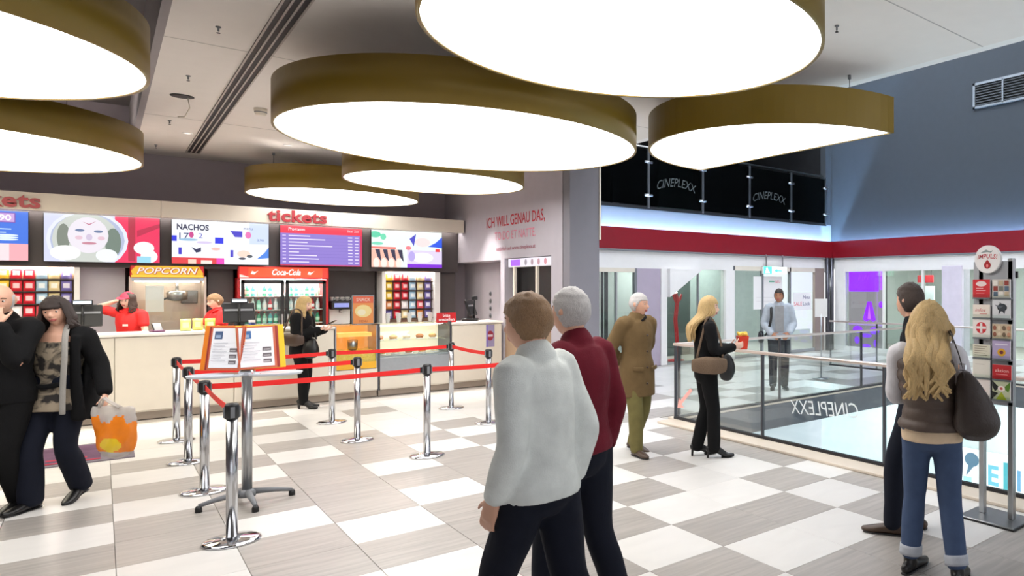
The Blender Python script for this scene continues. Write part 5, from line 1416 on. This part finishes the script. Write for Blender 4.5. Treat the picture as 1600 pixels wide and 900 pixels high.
    # ---- shoes
    if shoes:
        for s in 'RL':
            an = g['ank' + s]; td = V(J['toe' + s]); td.z = 0; td.normalize(); tz = J['toe' + s][2]
            up = V((0, 0, 1)); ld = V((td.y, -td.x, 0)); heel = shoes.get('heel', 0)
            q = MB(); base = an.z - .085 * S - heel
            B = lambda f_, z, a, b: tuple(V((an.x, an.y, base)) + td * f_ * S + up * z) + (a * S, b)
            lift = heel; tt = tz
            loft(q, [B(-.075, .035 + lift, .026, .030), B(-.03, .042 + lift, .034, .040), B(.05, .042 + lift * .6 + tt * .05, .038, .036), B(.12, .032 + tt * .12, .044, .030), B(.18, .026 + tt * .18, .036, .022), B(.21, .024 + tt * .2, .02, .018)], ld, 3, 14)
            loft(q, [tuple(an + up * .03) + (.043 * S, .043 * S), tuple(an - up * .02) + (.043 * S, .046 * S), tuple(an - up * .05 + td * .01) + (.038 * S, .05 * S)], ld, 3, 12)
            if shoes.get('shaft'):
                kn = g['knee' + s]; loft(q, [tuple(an.lerp(kn, .5)) + (.058 * S, .06 * S), tuple(an.lerp(kn, .15)) + (.046 * S, .05 * S), tuple(an) + (.043 * S, .046 * S)], ld, 3, 14)
            me_ = remeshed(q, .008, 2)
            zmin = base + .008
            for v in me_.vertices:
                fwd = (v.co - V((an.x, an.y, base))).dot(td) / S
                hl = heel * max(0, min(1, (.10 - fwd) / .14)) + tt * max(0, fwd) * .9
                if v.co.z < zmin + hl: v.co.z = zmin + hl
            me_.materials.clear(); me_.materials.append(shoes['m']); me_.polygons.foreach_set('use_smooth', [True] * len(me_.polygons)); me_.name = 'shoe'
            so = link('shoe', me_, root)
            q = MB()
            if heel:
                loft(q, [B(-.05, .05 + lift, .024, .026), B(-.062, .03 + lift * .5, .014, .014), B(-.066, .004, .011, .011)], ld, 3, 10, False); q.build('shoe_heel', shoes['m'], so)
                q = MB(); loft(q, [B(.08, .006, .034, .006), B(.14, .005, .04, .005), B(.19, .006, .026, .005)], ld, 3, 12); q.build('sole', M_BLACK, so)
            else:
                loft(q, [B(-.08, .008, .024, .008), B(-.03, .007, .036, .008), B(.06, .007 + tt * .04, .036, .008), B(.13, .007 + tt * .12, .044, .008), B(.20, .008 + tt * .2, .026, .008)], ld, 3, 14); q.build('sole', M_BLACK, so)
    # ---- hair
    if hair:
        kind = hair['kind']; m = hair['m']; rnd = random.Random(len(kind) * 7 + len(label))
        def msk(x, y, z):
            line = {'short': .36, 'bald': 9, 'rim': .1, 'bob': .30, 'long': .40, 'tail': .38}[kind]
            if kind == 'rim':
                inside = (y < .35) and (-.55 < z < .38)
            else:
                hl_ = line if y > .55 else (line + (-.62 - line) * min(1, (.55 - y) / .75))
                inside = z > hl_
            if not inside: return -.012
            a = hair.get('vol', .012)
            return a * (.8 + .5 * noise.noise(V((x * 7, y * 7, z * 3)))) + (.004 if z > .6 else 0)
        q = MB(); head_mesh(q, hm, 0, female, msk)
        if kind in ('long', 'bob', 'tail'):
            L_ = {'long': .40, 'bob': .115, 'tail': .2}[kind] * hair.get('len', 1)
            nl = 54
            for k in range(nl):
                ph = radians(-118 + 236 * k / (nl - 1)) + rnd.uniform(-.05, .05)          # 0 = back of the head
                sx, sy = sin(ph), -cos(ph)
                ln = L_ * rnd.uniform(.82, 1.05) * (1 if abs(ph) < 1.6 else .9); wv = rnd.uniform(-.012, .012) * hair.get('wave', 1)
                o1 = (.088 if kind != 'tail' else .08) + hair.get('spread', 0)
                pts = [V((sx * .03, sy * .05 + .01, .118)), V((sx * .076, sy * .088, .07)), V((sx * (o1 + .004), sy * (o1 + .018), .0)), V((sx * (o1 + .014) + wv, sy * (o1 + .024) + wv, -.07)),
                       V((sx * (o1 + .022) - wv, sy * (o1 + .03), -.07 - ln * .4)), V((sx * (o1 + .026) + wv * 2, sy * (o1 + .036) + wv, -.07 - ln * .75)), V((sx * (o1 + .016) - wv * 2, sy * (o1 + .03) - wv, -.07 - ln))]
                R_ = Matrix.Translation(g['head']) @ Matrix.Rotation(radians(-J['hyaw']), 4, 'Z') @ Matrix.Rotation(radians(J['htilt']), 4, 'Y') @ Matrix.Scale(S * .97, 4)
                rows = [tuple((hm if i < 3 else R_) @ p) + ((.02, .024, .025, .025, .023, .018, .007)[i], (.007, .010, .011, .011, .010, .008, .004)[i]) for i, p in enumerate(pts)]
                bk = hair.get('back', 0)
                if bk:
                    nr = []
                    for i, r_ in enumerate(rows):
                        x_, y_, z_ = r_[:3]; t_ = max(0, min(1, (1.50 * S - z_) / (.08 * S)))
                        x_ = x_ + (g['neck'].x + (x_ - g['neck'].x) * .85 - x_) * t_; y_ = y_ + (min(y_, -bk - .02 * (k % 3)) - y_) * t_
                        nr.append((x_, y_, z_) + tuple(r_[3:]))
                    rows = nr
                side_ = (R_.to_3x3() @ V((-sy, sx, 0))) if not bk else V((1, 0, 0)) * (1 if -sy > 0 else -1) + V((0, 1, 0)) * sx * .3
                rows_side = side_
                loft(q, rows, rows_side, 3, 8)
        q.build('hair', m, root)
    if extra:
        extra(root, g, hm, S)
    return root

def fabric(name, col, **k):
    d = dict(rough=.85, var=.12, vscale=14, bump=.25, bscale=180, spec=.25); d.update(k)
    return mat(name, col, **d)
def hairm(name, col):
    return mat(name, col, .5, var=.3, vscale=40, bump=.6, bscale=90, stretch=(6, 6, .8))
C_BLACK = fabric('black_cloth', (7, 7, 9)); C_BLACK2 = fabric('black_knit', (10, 10, 12)); C_JEANS = fabric('blue_jeans', (66, 82, 112), bscale=400); C_DJEANS = fabric('dark_jeans', (16, 20, 34), bscale=400)
C_TAN = fabric('tan_coat', (108, 87, 57)); C_OLIVE = fabric('olive_trousers', (114, 106, 64)); C_WHITE = fabric('white_jacket', (222, 226, 222)); C_MAROON = fabric('maroon_jacket', (104, 22, 38)); C_GREYJ = fabric('pale_grey_jacket', (176, 184, 194))
C_RED = fabric('red_polo', (226, 50, 50)); C_VEST = fabric('brown_puffer', (84, 70, 62), rough=.5, spec=.4); C_CREAM = fabric('cream_knit', (214, 190, 160)); C_SLEEVE = fabric('pale_grey_knit', (204, 202, 206)); C_NAVY = fabric('navy_cloth', (14, 16, 24))
L_BLACK = mat('black_leather', (12, 11, 12), .35, bump=.2, bscale=120); L_BROWN = mat('brown_leather', (70, 52, 40), .4, bump=.2, bscale=120)
H_BLOND = hairm('blonde_hair', (202, 170, 116)); H_DARK = hairm('dark_brown_hair', (48, 34, 28)); H_GREY = hairm('grey_hair', (196, 192, 190)); H_SAND = hairm('sandy_hair', (150, 116, 82)); H_BROWN = hairm('brown_hair', (62, 46, 38))

def on(px_, d):
    """floor point seen along picture column px_ at depth d"""
    return FW * d + RT * ((px_ - 1205) / 1078 * d)
def look(a):
    """heading as seen: 0 = away, 90 = to picture right, 180 = at the camera, -90 = to picture left (about the view axis)"""
    a = radians(a)
    return FW * cos(a) + RT * sin(a)
def strap(root, pts, w, t, m, name='strap'):
    q = MB(); loft(q, [tuple(V(p)) + (w, t) for p in pts], (0, 1, 0), 4, 8, False); return q.build(name, m, root)
# ---------------------------------------------------------------- the couple at the picture edge
P = on(6, 5.40)
person('bald man in black beside the dark-haired woman, hand raised to his mouth', P, look(172), 1.80,
       dict(hyaw=-28, hpitch=-10, elL=(-.20, .15, 1.15), wrL=(-.13, .19, 1.43), hdL=(.35, -.1, 1), pnL=(.3, -1, 0), curlL=.8, elR=(.25, -.02, 1.12), wrR=(.27, .08, .9),
            kneeR=(.10, .06, .50), ankR=(.10, .06, .085), kneeL=(-.04, .04, .49), ankL=(.0, -.12, .10), toeL=(-.05, 1, -.2)),
       SKIN, [dict(m=C_BLACK, hem=.84, grow=.026, collar=.03)], dict(m=C_BLACK2, grow=.02), dict(m=L_BLACK), dict(kind='rim', m=H_GREY, vol=.004))
M_PATT = bpy.data.materials.new('black_beige_print'); M_PATT.use_nodes = True
nt = M_PATT.node_tree; b_ = nt.nodes['Principled BSDF']; b_.inputs['Roughness'].default_value = .85
tc = nt.nodes.new('ShaderNodeTexCoord'); nz = nt.nodes.new('ShaderNodeTexNoise'); nz.inputs['Scale'].default_value = 7; nz.inputs['Detail'].default_value = 3; nz.inputs['Distortion'].default_value = 1.4
rp = nt.nodes.new('ShaderNodeValToRGB'); rp.color_ramp.elements[0].position = .44; rp.color_ramp.elements[0].color = srgb(40, 36, 34); rp.color_ramp.elements[1].position = .56; rp.color_ramp.elements[1].color = srgb(150, 136, 116)
nt.links.new(tc.outputs['Object'], nz.inputs['Vector']); nt.links.new(nz.outputs['Fac'], rp.inputs[0]); nt.links.new(rp.outputs[0], b_.inputs['Base Color'])
def cardigan(root, g, hm, S):
    # open black cardigan: two front panels, back and sleeves
    q = MB()
    for s in (-1, 1):
        rows = [(s * .165, .075, 1.40, .045, .018), (s * .175, .095, 1.2, .05, .018), (s * .185, .10, 1.0, .055, .018), (s * .20, .10, .72, .07, .018)]
        loft(q, [tuple(V(r[:3]) * S) + (r[3], r[4]) for r in rows], (1, .3 * s, 0), 4, 12)
    rows = [(0, -.10, 1.40, .17, .02), (0, -.115, 1.2, .175, .02), (0, -.125, .95, .19, .02), (0, -.14, .70, .2, .02)]
    loft(q, [tuple(V(r[:3]) * S) + (r[3], r[4]) for r in rows], (1, 0, 0), 4, 16)
    for sd in 'RL':
        s = 1 if sd == 'R' else -1
        loft(q, [tuple(V((s * .19, -.06, 1.2)) * S) + (.03, .07), tuple(V((s * .21, -.03, .95)) * S) + (.03, .09), tuple(V((s * .22, 0, .72)) * S) + (.03, .1)], (1, 0, 0), 4, 12)
        sh, el, wr = g['sh' + sd], g['el' + sd], g['wr' + sd]; r = lambda p, a: tuple(p) + (a, a)
        loft(q, [r(sh.lerp(g['neck'], .4), .055), r(sh, .078), r(sh.lerp(el, .5), .068), r(el, .062), r(el.lerp(wr, .95), .05)], (0, 1, 0), 4, 14)
    me = remeshed(q, .0115, 3); cloth_noise(me, .006, 9, 3); me.materials.clear(); me.materials.append(C_BLACK); me.polygons.foreach_set('use_smooth', [True] * len(me.polygons)); link('cardigan', me, root)
    q = MB(); loft(q, [tuple(V(p) * S) + (.022, .010) for p in ((-.075, .02, 1.49), (-.11, .10, 1.40), (-.135, .145, 1.22), (-.13, .155, 1.0), (-.13, .16, .78))], (1, 0, 0), 4, 10); q.build('scarf', mat('grey_scarf', (150, 146, 140), .9, bump=.3), root)
    q = MB(); loft(q, [tuple(V(p) * S) + (.02, .012) for p in ((.12, .14, 1.02), (.0, .155, 1.0), (-.12, .14, 1.02))], (0, 0, 1), 4, 10); q.build('belt', C_BLACK, root)
Pw = on(92, 5.62)
person('dark-haired woman in patterned black and beige top carrying an orange bag', Pw, look(168), 1.70,
       dict(hyaw=-14, hpitch=-8, htilt=6, elL=(-.27, -.03, 1.14), wrL=(-.36, .06, .92), hdL=(-.15, .1, -1), curlL=1.0, pnL=(1, .2, 0), elR=(.24, .06, 1.14), wrR=(.30, .14, 1.08),
            kneeR=(.11, .12, .50), ankR=(.14, .08, .085), kneeL=(-.06, .02, .50), ankL=(-.02, -.20, .13), toeL=(-.1, 1, -.3)),
       SKIN, [dict(name='blouse', m=M_PATT, hem=.80, grow=.020, sleeve=0, low_neck=True, flare=.02)], dict(m=C_DJEANS, grow=.018, flare=.02), dict(m=L_BLACK), dict(kind='bob', m=H_DARK, vol=.016), True, extra=cardigan, brow=(40, 30, 26))
# her plastic carrier bag
hb = on(180, 5.50)
cb = thing('carrier_bag', 'orange and clear plastic carrier bag in the dark-haired woman\'s hand', 'bag', (hb.x, hb.y, 0), math.atan2(RT.y, RT.x))
q = MB(); rows = [(.02, 0, .44, .12, .03), (.01, 0, .52, .15, .05), (.0, 0, .64, .172, .045), (-.01, 0, .76, .18, .022), (-.01, 0, .83, .17, .008)]
loft(q, rows, (1, 0, 0), 4, 20)
me = remeshed(q, .012, 2); cloth_noise(me, .02, 11, 5); me.materials.clear()
M_BAGO = mat('orange_plastic', (240, 128, 30), .3, var=.18, vscale=8); M_BAGY = mat('yellow_plastic', (226, 190, 44), .3, var=.1); M_BAGC = glassy('milky_plastic', (228, 222, 216), .1, .5)
for m_ in (M_BAGO, M_BAGY, M_BAGC): me.materials.append(m_)
me.polygons.foreach_set('material_index', [2 if (p.center.z > .73 + .03 * sin(p.center.x * 31) + .012 * sin(p.center.x * 90) or p.center.z < .475) else (1 if (p.center.x ** 2 / .008 + (p.center.z - .53) ** 2 / .003) < 1 else 0) for p in me.polygons])
me.polygons.foreach_set('use_smooth', [True] * len(me.polygons)); link('bag_body', me, cb)
for s in (-1, 1):
    q = MB(); q.tube([(-.12, s * .01, .82), (-.11, s * .015, .87), (-.085, s * .01, .90), (-.05, s * .01, .87), (.04, s * .012, .82)], .008, 6); q.build('handle', M_BAGC, cb)

# ---------------------------------------------------------------- staff behind the counter
def cap(root, g, hm, S):
    q = MB(); head_mesh(q, hm, 0, True, lambda x, y, z: .016 if z > (.30 if y > .3 else .05) else -.02); q.build('cap', mat('pink_red_cap', (206, 50, 76), .7), root)
    q = MB(); loft(q, [tuple(hm @ V(p)) + (a, b) for p, a, b in (((0, .08, .055), .07, .006), ((0, .13, .045), .065, .005), ((0, .16, .035), .04, .004))], hm.to_3x3() @ V((1, 0, 0)), 4, 12); q.build('cap_peak', MATS['pink_red_cap'], root)
    collar(root, g, hm, S)
def collar(root, g, hm, S):
    q = MB(); c0 = g['neck']
    for s in (-1, 1):
        loft(q, [tuple(c0 + V((s * .075, -.03, .015))) + (.012, .035), tuple(c0 + V((s * .07, .04, .005))) + (.012, .035), tuple(c0 + V((s * .035, .085, -.03))) + (.01, .03)], (0, 0, 1), 3, 8)
    q.build('collar', C_RED, root)
    q = MB(); q.box(-.10, -.03, .148, .152, 1.22, 1.25); q.build('name_badge', M_WHITE, root)
person('cashier in red polo and cap behind the counter, arm behind head', (.30, 13.62), look(176), 1.70,
       dict(hyaw=-4, hpitch=-6, htilt=-4, shR=(.175, 0, 1.42), elR=(.42, .04, 1.50), wrR=(.17, .0, 1.60), hdR=(-.8, -.3, .3), pnR=(0, -1, 0), elL=(-.26, .06, 1.14), wrL=(-.20, .30, 1.10), hdL=(.1, 1, 0), pnL=(0, 0, -1)),
       SKIN_P, [dict(name='polo_shirt', m=C_RED, hem=.85, grow=.018, sleeve=.6)], dict(m=C_BLACK), dict(m=L_BLACK), dict(kind='tail', m=H_BROWN, vol=.008, len=.6), True, extra=cap)
person('fair-haired cashier in red polo half hidden by the middle till', (1.30, 13.66), look(-150), 1.67,
       dict(hyaw=0, hpitch=-12, elR=(.26, .10, 1.14), wrR=(.14, .30, 1.14), hdR=(-.2, 1, 0), pnR=(0, 0, -1), elL=(-.26, .10, 1.14), wrL=(-.14, .30, 1.14), hdL=(.2, 1, 0), pnL=(0, 0, -1)),
       SKIN_P, [dict(name='polo_shirt', m=C_RED, hem=.85, grow=.018, sleeve=.6)], dict(m=C_BLACK), dict(m=L_BLACK), dict(kind='short', m=H_SAND, vol=.014), True, extra=collar)

# ---------------------------------------------------------------- woman at the counter
def hipbag(root, g, hm, S, m, nm, off=(.20, .0, .98), size=(.13, .05, .10)):
    pass
def shoulder_bag(label, root_loc, rz, body_rows, m, straps, sw=.012, side=(1, 0, 0), band=None, voxel=.011):
    o = thing('handbag', label, 'handbag', (root_loc[0], root_loc[1], 0), rz)
    q = MB(); loft(q, body_rows, side, 4, 18, True, .8)
    me = remeshed(q, voxel, 2); cloth_noise(me, .006, 12, 2); me.materials.clear(); me.materials.append(m); me.polygons.foreach_set('use_smooth', [True] * len(me.polygons)); link('bag_body', me, o)
    for s in straps:
        q = MB(); loft(q, [tuple(p) + (sw, .004) for p in s], (0, 1, 0), 4, 8, False); q.build('strap', m, o)
    if band:
        q = MB(); q.bbox(*band[0], .006); q.build('clasp', band[1], o)
    return o
FX = look(82)
person('blonde woman in black coat at the counter looking at her phone', (2.12, 12.06), FX, 1.64,
       dict(hyaw=0, hpitch=-16, elR=(.23, .04, 1.14), wrR=(.10, .30, 1.22), hdR=(-.3, 1, .2), pnR=(-.3, 0, 1), curlR=.7, elL=(-.23, .04, 1.14), wrL=(-.06, .30, 1.20), hdL=(.2, 1, .2), pnL=(.3, 0, 1), curlL=.7,
            ankR=(.08, .06, .14), kneeR=(.09, .06, .52), ankL=(-.08, -.02, .14), kneeL=(-.09, .02, .52)),
       SKIN_P, [dict(name='coat', m=C_BLACK2, hem=.82, grow=.03, collar=.03)], dict(m=C_BLACK, grow=.016, drop=.05), dict(m=L_BLACK, heel=.055, shaft=True), dict(kind='tail', m=H_BLOND, vol=.014), True)
a_ = math.atan2(FX.y, FX.x) - pi / 2
shoulder_bag('brown leather bag with wide band at the counter woman\'s hip', (2.12, 12.06), a_, [(.24, -.16, 1.03, .01, .07), (.25, -.08, 1.03, .04, .09), (.25, .04, 1.02, .045, .095), (.23, .14, 1.02, .01, .07)], L_BROWN, [[(.25, -.14, 1.09), (.21, -.08, 1.3), (.17, -.02, 1.455), (.14, .06, 1.42), (.21, .1, 1.25), (.25, .12, 1.09)]], side=(1, 0, 0))
shoulder_bag('black soft bag hanging from the counter woman\'s forearm', (2.12, 12.06), a_, [(.17, .20, .78, .06, .09), (.17, .2, .86, .07, .11), (.16, .2, .97, .055, .08), (.15, .2, 1.03, .02, .05)], L_BLACK, [[(.16, .12, 1.02), (.16, .15, 1.14), (.16, .2, 1.22), (.16, .24, 1.15), (.16, .27, 1.02)]])
o = thing('phone', 'dark phone held by the woman at the counter', 'phone', (2.12, 12.06, 0), a_); q = MB(); q.bbox(-.035, .035, -.07, .07, -.005, .005, .004); e = q.build('case', M_BLACK, o, (.02, .41, 1.255)); e.rotation_euler = (.5, 0, 0); MB().box(-.03, .03, -.062, .062, .005, .0056).build('display', glow('phone_glow', (150, 170, 190), .6), e)

# ---------------------------------------------------------------- the walkers
person('walker in a white jacket and jeans crossing the foreground', on(846, 2.98), look(-70), 1.75,
       dict(head=(0, .07, 1.60), neck=(0, .03, 1.46), chest=(0, .02, 1.27), shR=(.165, .02, 1.40), shL=(-.165, .02, 1.40), hyaw=-4, hpitch=-6, elR=(.20, -.08, 1.13), wrR=(.205, -.02, .90), elL=(-.20, -.02, 1.12), wrL=(-.20, .07, .90), pnL=(1, 0, 0), kneeR=(.09, -.08, .50), ankR=(.10, -.32, .14), toeR=(.1, 1, -.5), kneeL=(-.09, .16, .52), ankL=(-.10, .20, .085)),
       SKIN, [dict(m=C_WHITE, hem=.88, grow=.026, collar=.03, sgrow=.6)], dict(m=C_DJEANS, grow=.014), dict(m=L_BROWN), dict(kind='short', m=H_SAND, vol=.016), width=.92)
person('walker in a maroon jacket partly hidden behind the white jacket', on(906, 3.55), look(-64), 1.77,
       dict(head=(0, .06, 1.605), neck=(0, .02, 1.46), shR=(.165, 0, 1.40), shL=(-.165, 0, 1.40), hyaw=0, elR=(.20, -.06, 1.13), wrR=(.20, .0, .90), elL=(-.20, .06, 1.14), wrL=(-.20, .16, .94), kneeR=(.09, -.04, .50), ankR=(.10, -.20, .11), toeR=(.1, 1, -.4), kneeL=(-.09, .12, .52), ankL=(-.10, .14, .085)),
       SKIN, [dict(m=C_MAROON, hem=.92, grow=.024, collar=.03, sgrow=.6)], dict(m=C_DJEANS, grow=.014), dict(m=L_BROWN), dict(kind='short', m=H_GREY, vol=.012), width=.92)

# ---------------------------------------------------------------- elderly man in tan coat
def coatbits(root, g, hm, S):
    for n in range(4):
        q = MB(); q.cyl((.012, .175 - .0 * n, 0), (.012, .188, 0), .011, 12); q.build('button', L_BROWN, root, (0, .0, (1.28 - n * .17) * S))
    for s in (-1, 1):
        q = MB(); loft(q, [(s * .06, .17, .92 * S, .005, .022), (s * .16, .135, .93 * S, .005, .022)], (0, 1, 0), 3, 8); q.build('pocket_flap', C_TAN, root)
    q = MB(); c0 = g['neck']; loft(q, [tuple(c0 + V((-.07, .02, .03))) + (.012, .03), tuple(c0 + V((-.03, .08, .0))) + (.012, .035), tuple(c0 + V((.02, .09, -.03))) + (.01, .03)], (0, 0, 1), 3, 8); q.build('scarf', C_BLACK, root)
person('grey-haired elderly man in tan coat and olive trousers, hands behind back', on(995, 7.39), look(128), 1.71,
       dict(hyaw=-26, hpitch=-3, elR=(.26, -.12, 1.14), wrR=(.08, -.22, .98), hdR=(-1, -.1, -.2), pnR=(0, -1, 0), elL=(-.26, -.12, 1.14), wrL=(-.08, -.21, .96), hdL=(1, -.1, -.2), pnL=(0, -1, 0), kneeR=(.09, .08, .50), ankR=(.09, .10, .085), kneeL=(-.09, .0, .49), ankL=(-.09, -.16, .10), toeL=(-.15, 1, -.2)),
       SKIN, [dict(name='coat', m=C_TAN, hem=.63, grow=.036, collar=.03, flare=.01)], dict(m=C_OLIVE, grow=.02), dict(m=L_BROWN), dict(kind='short', m=H_GREY, vol=.009), extra=coatbits, brow=(190, 186, 180))

# ---------------------------------------------------------------- woman with popcorn
Pp = on(1103, 7.25)
person('blonde woman in black holding a red popcorn box beside the railing', Pp, look(72), 1.68,
       dict(hyaw=8, hpitch=-4, elR=(.24, .04, 1.15), wrR=(.12, .28, 1.18), hdR=(-.2, 1, .2), pnR=(-1, 0, .2), curlR=.6, elL=(-.24, .04, 1.15), wrL=(-.06, .27, 1.16), hdL=(.2, 1, .2), pnL=(1, 0, .2), curlL=.6,
            ankR=(.08, .07, .145), kneeR=(.09, .06, .53), ankL=(-.08, -.07, .145), kneeL=(-.09, .02, .52)),
       SKIN_P, [dict(m=C_BLACK, hem=.93, grow=.022, collar=.02)], dict(m=C_BLACK, grow=.014, flare=.012, drop=.06), dict(m=L_BLACK, heel=.06), dict(kind='long', m=H_BLOND, vol=.014, len=.75, back=.14, wave=1.6), True)
a_ = math.atan2(look(72).y, look(72).x) - pi / 2
shoulder_bag('brown fur-trimmed shoulder bag at the hip of the woman with popcorn', (Pp.x, Pp.y), a_, [(.24, -.20, .99, .01, .06), (.26, -.10, .99, .05, .085), (.26, .04, .98, .055, .09), (.25, .16, .98, .02, .07)], mat('brown_fur', (112, 92, 74), .95, var=.2, bump=.8, bscale=120), [[(.25, -.15, 1.06), (.2, -.08, 1.3), (.16, -.02, 1.47), (.15, .05, 1.42), (.21, .1, 1.25), (.25, .12, 1.06)]])
shoulder_bag('black shoulder bag behind the fur bag of the popcorn woman', (Pp.x, Pp.y), a_, [(.22, .16, .84, .04, .06), (.22, .17, .92, .05, .09), (.22, .16, 1.02, .045, .08), (.22, .14, 1.08, .02, .05)], L_BLACK, [[(.22, .1, 1.06), (.2, .06, 1.25), (.17, .0, 1.465)]])
o = thing('popcorn_box', 'small red and white popcorn box held by the blonde woman', 'popcorn box', (Pp.x, Pp.y, 0), a_)
q = MB(); q.rings([[(.03 + sx * .045, .39 + sy * .04, 1.12) for sx, sy in ((-1, -1), (1, -1), (1, 1), (-1, 1))], [(.03 + sx * .062, .39 + sy * .055, 1.26) for sx, sy in ((-1, -1), (1, -1), (1, 1), (-1, 1))]], True, False); q.build('box', mat('popcorn_red', (226, 62, 34), .5, var=.2), o)
q = MB(); [q.sphere((.03 + random.uniform(-.045, .045), .39 + random.uniform(-.04, .04), 1.265 + random.uniform(0, .03)), .017, 8, 6) for _ in range(26)]; e = q.build('popcorn', M_POPC, o); e['kind'] = 'stuff'

# ---------------------------------------------------------------- man in grey jacket beyond the opening
def crossbag(root, g, hm, S):
    q = MB(); loft(q, [tuple(V(p) * S) + (.022, .004) for p in ((.16, -.08, 1.42), (.135, .02, 1.47), (.14, .11, 1.36), (.15, .155, 1.2), (.2, .15, 1.0), (.25, .1, .93))], (1, 0, 0), 4, 8, False); q.build('bag_strap', L_BLACK, root)
    q = MB(); q.box(-.075, .075, .12, .150, 1.0 * S, 1.44 * S); q.build('grey_shirt_front', fabric('grey_shirt', (150, 150, 152)), root)
Pf = on(1217, 12.0)
person('man in pale grey jacket and dark jeans facing the camera beyond the opening', Pf, look(176), 1.74,
       dict(hyaw=14, hpitch=4, elR=(.25, .02, 1.14), wrR=(.14, .19, .96), hdR=(-.6, .5, -.4), pnR=(-.3, -1, 0), elL=(-.25, .0, 1.13), wrL=(-.16, .18, .98), hdL=(.5, .4, -.6), pnL=(.3, -1, 0)),
       SKIN_D, [dict(m=C_GREYJ, hem=.86, grow=.03, collar=.025)], dict(m=C_DJEANS, grow=.016), dict(m=L_BLACK), dict(kind='short', m=H_DARK, vol=.012), extra=crossbag, brow=(36, 26, 22))
shoulder_bag('black messenger bag at the hip of the man in grey', (Pf.x, Pf.y), math.atan2(look(176).y, look(176).x) - pi / 2, [(.30, -.10, .90, .02, .05), (.31, -.02, .91, .05, .11), (.31, .08, .91, .05, .10), (.30, .15, .92, .02, .05)], L_BLACK, [])

# ---------------------------------------------------------------- couple beside the brochure rack
Pm = on(1437, 4.98)
person('dark-haired man in black behind the blonde woman in a vest', Pm, look(-62), 1.80,
       dict(hyaw=24, hpitch=0, head=(0, .07, 1.605), neck=(0, .03, 1.46), shR=(.16, 0, 1.40), shL=(-.16, 0, 1.40), elR=(.19, -.05, 1.13), wrR=(.17, -.02, .90), elL=(-.18, -.05, 1.12), wrL=(-.17, -.02, .90), kneeR=(.10, .06, .49), ankR=(.11, .06, .085), kneeL=(-.10, .14, .50), ankL=(-.10, .16, .085)),
       SKIN, [dict(m=C_NAVY, hem=.88, grow=.024, collar=.03)], dict(m=C_DJEANS, grow=.016), dict(m=L_BROWN), dict(kind='short', m=H_BROWN, vol=.014), width=.9)
def puff(p):
    return .011 * abs(sin(p.z * pi / .075)) - .006 if .9 < p.z < 1.40 and abs(p.x) < .23 else 0
Pv = on(1456, 4.27)
Fv = look(14)
person('blonde woman in brown puffer vest and blue jeans seen from behind', Pv, Fv, 1.68,
       dict(hyaw=10, hpitch=4, waist=(-.01, 0, 1.08), chest=(-.03, 0, 1.27), neck=(-.045, -.005, 1.46), head=(-.02, .03, 1.605), shR=(.14, 0, 1.40), shL=(-.21, 0, 1.40), elR=(.235, -.04, 1.14), wrR=(.20, .20, 1.06), elL=(-.235, .05, 1.13), wrL=(-.12, .26, 1.10), kneeR=(.11, .0, .49), ankR=(.155, -.10, .085), kneeL=(-.11, .05, .50), ankL=(-.135, .02, .085), toeR=(.3, 1, 0), toeL=(.5, 1, 0)),
       SKIN_P, [dict(name='jumper', m=C_SLEEVE, hem=1.0, grow=.014, sgrow=1.2), dict(name='long_shirt', m=C_CREAM, hem=.86, grow=.020, sleeve=0), dict(name='puffer_vest', m=C_VEST, hem=.93, grow=.040, sleeve=0, collar=.02, folds=puff, amp=.005, voxel=.010)],
       dict(m=C_JEANS, grow=.016, cuff=fabric('jeans_turnup', (176, 180, 188)), drop=-.03, flare=.006), dict(m=L_BLACK), dict(kind='long', m=H_BLOND, vol=.028, len=.98, wave=2.4, spread=.014, back=.19), True)
av = math.atan2(Fv.y, Fv.x) - pi / 2
shoulder_bag('large dark brown slouchy bag on the shoulder of the vest woman', (Pv.x, Pv.y), av, [(.26, -.08, .90, .10, .06), (.26, -.10, .97, .14, .10), (.24, -.11, 1.08, .11, .09), (.21, -.12, 1.19, .075, .06), (.19, -.12, 1.26, .04, .035)], mat('dark_brown_leather', (52, 42, 38), .45, var=.15, bump=.3, bscale=90),
             [[(.19, -.14, 1.24), (.165, -.155, 1.36), (.12, -.10, 1.485), (.11, .0, 1.495), (.14, .07, 1.40), (.22, .03, 1.22)]], .024, band=((.155, .20, -.175, -.160, 1.29, 1.33), M_CHROME))
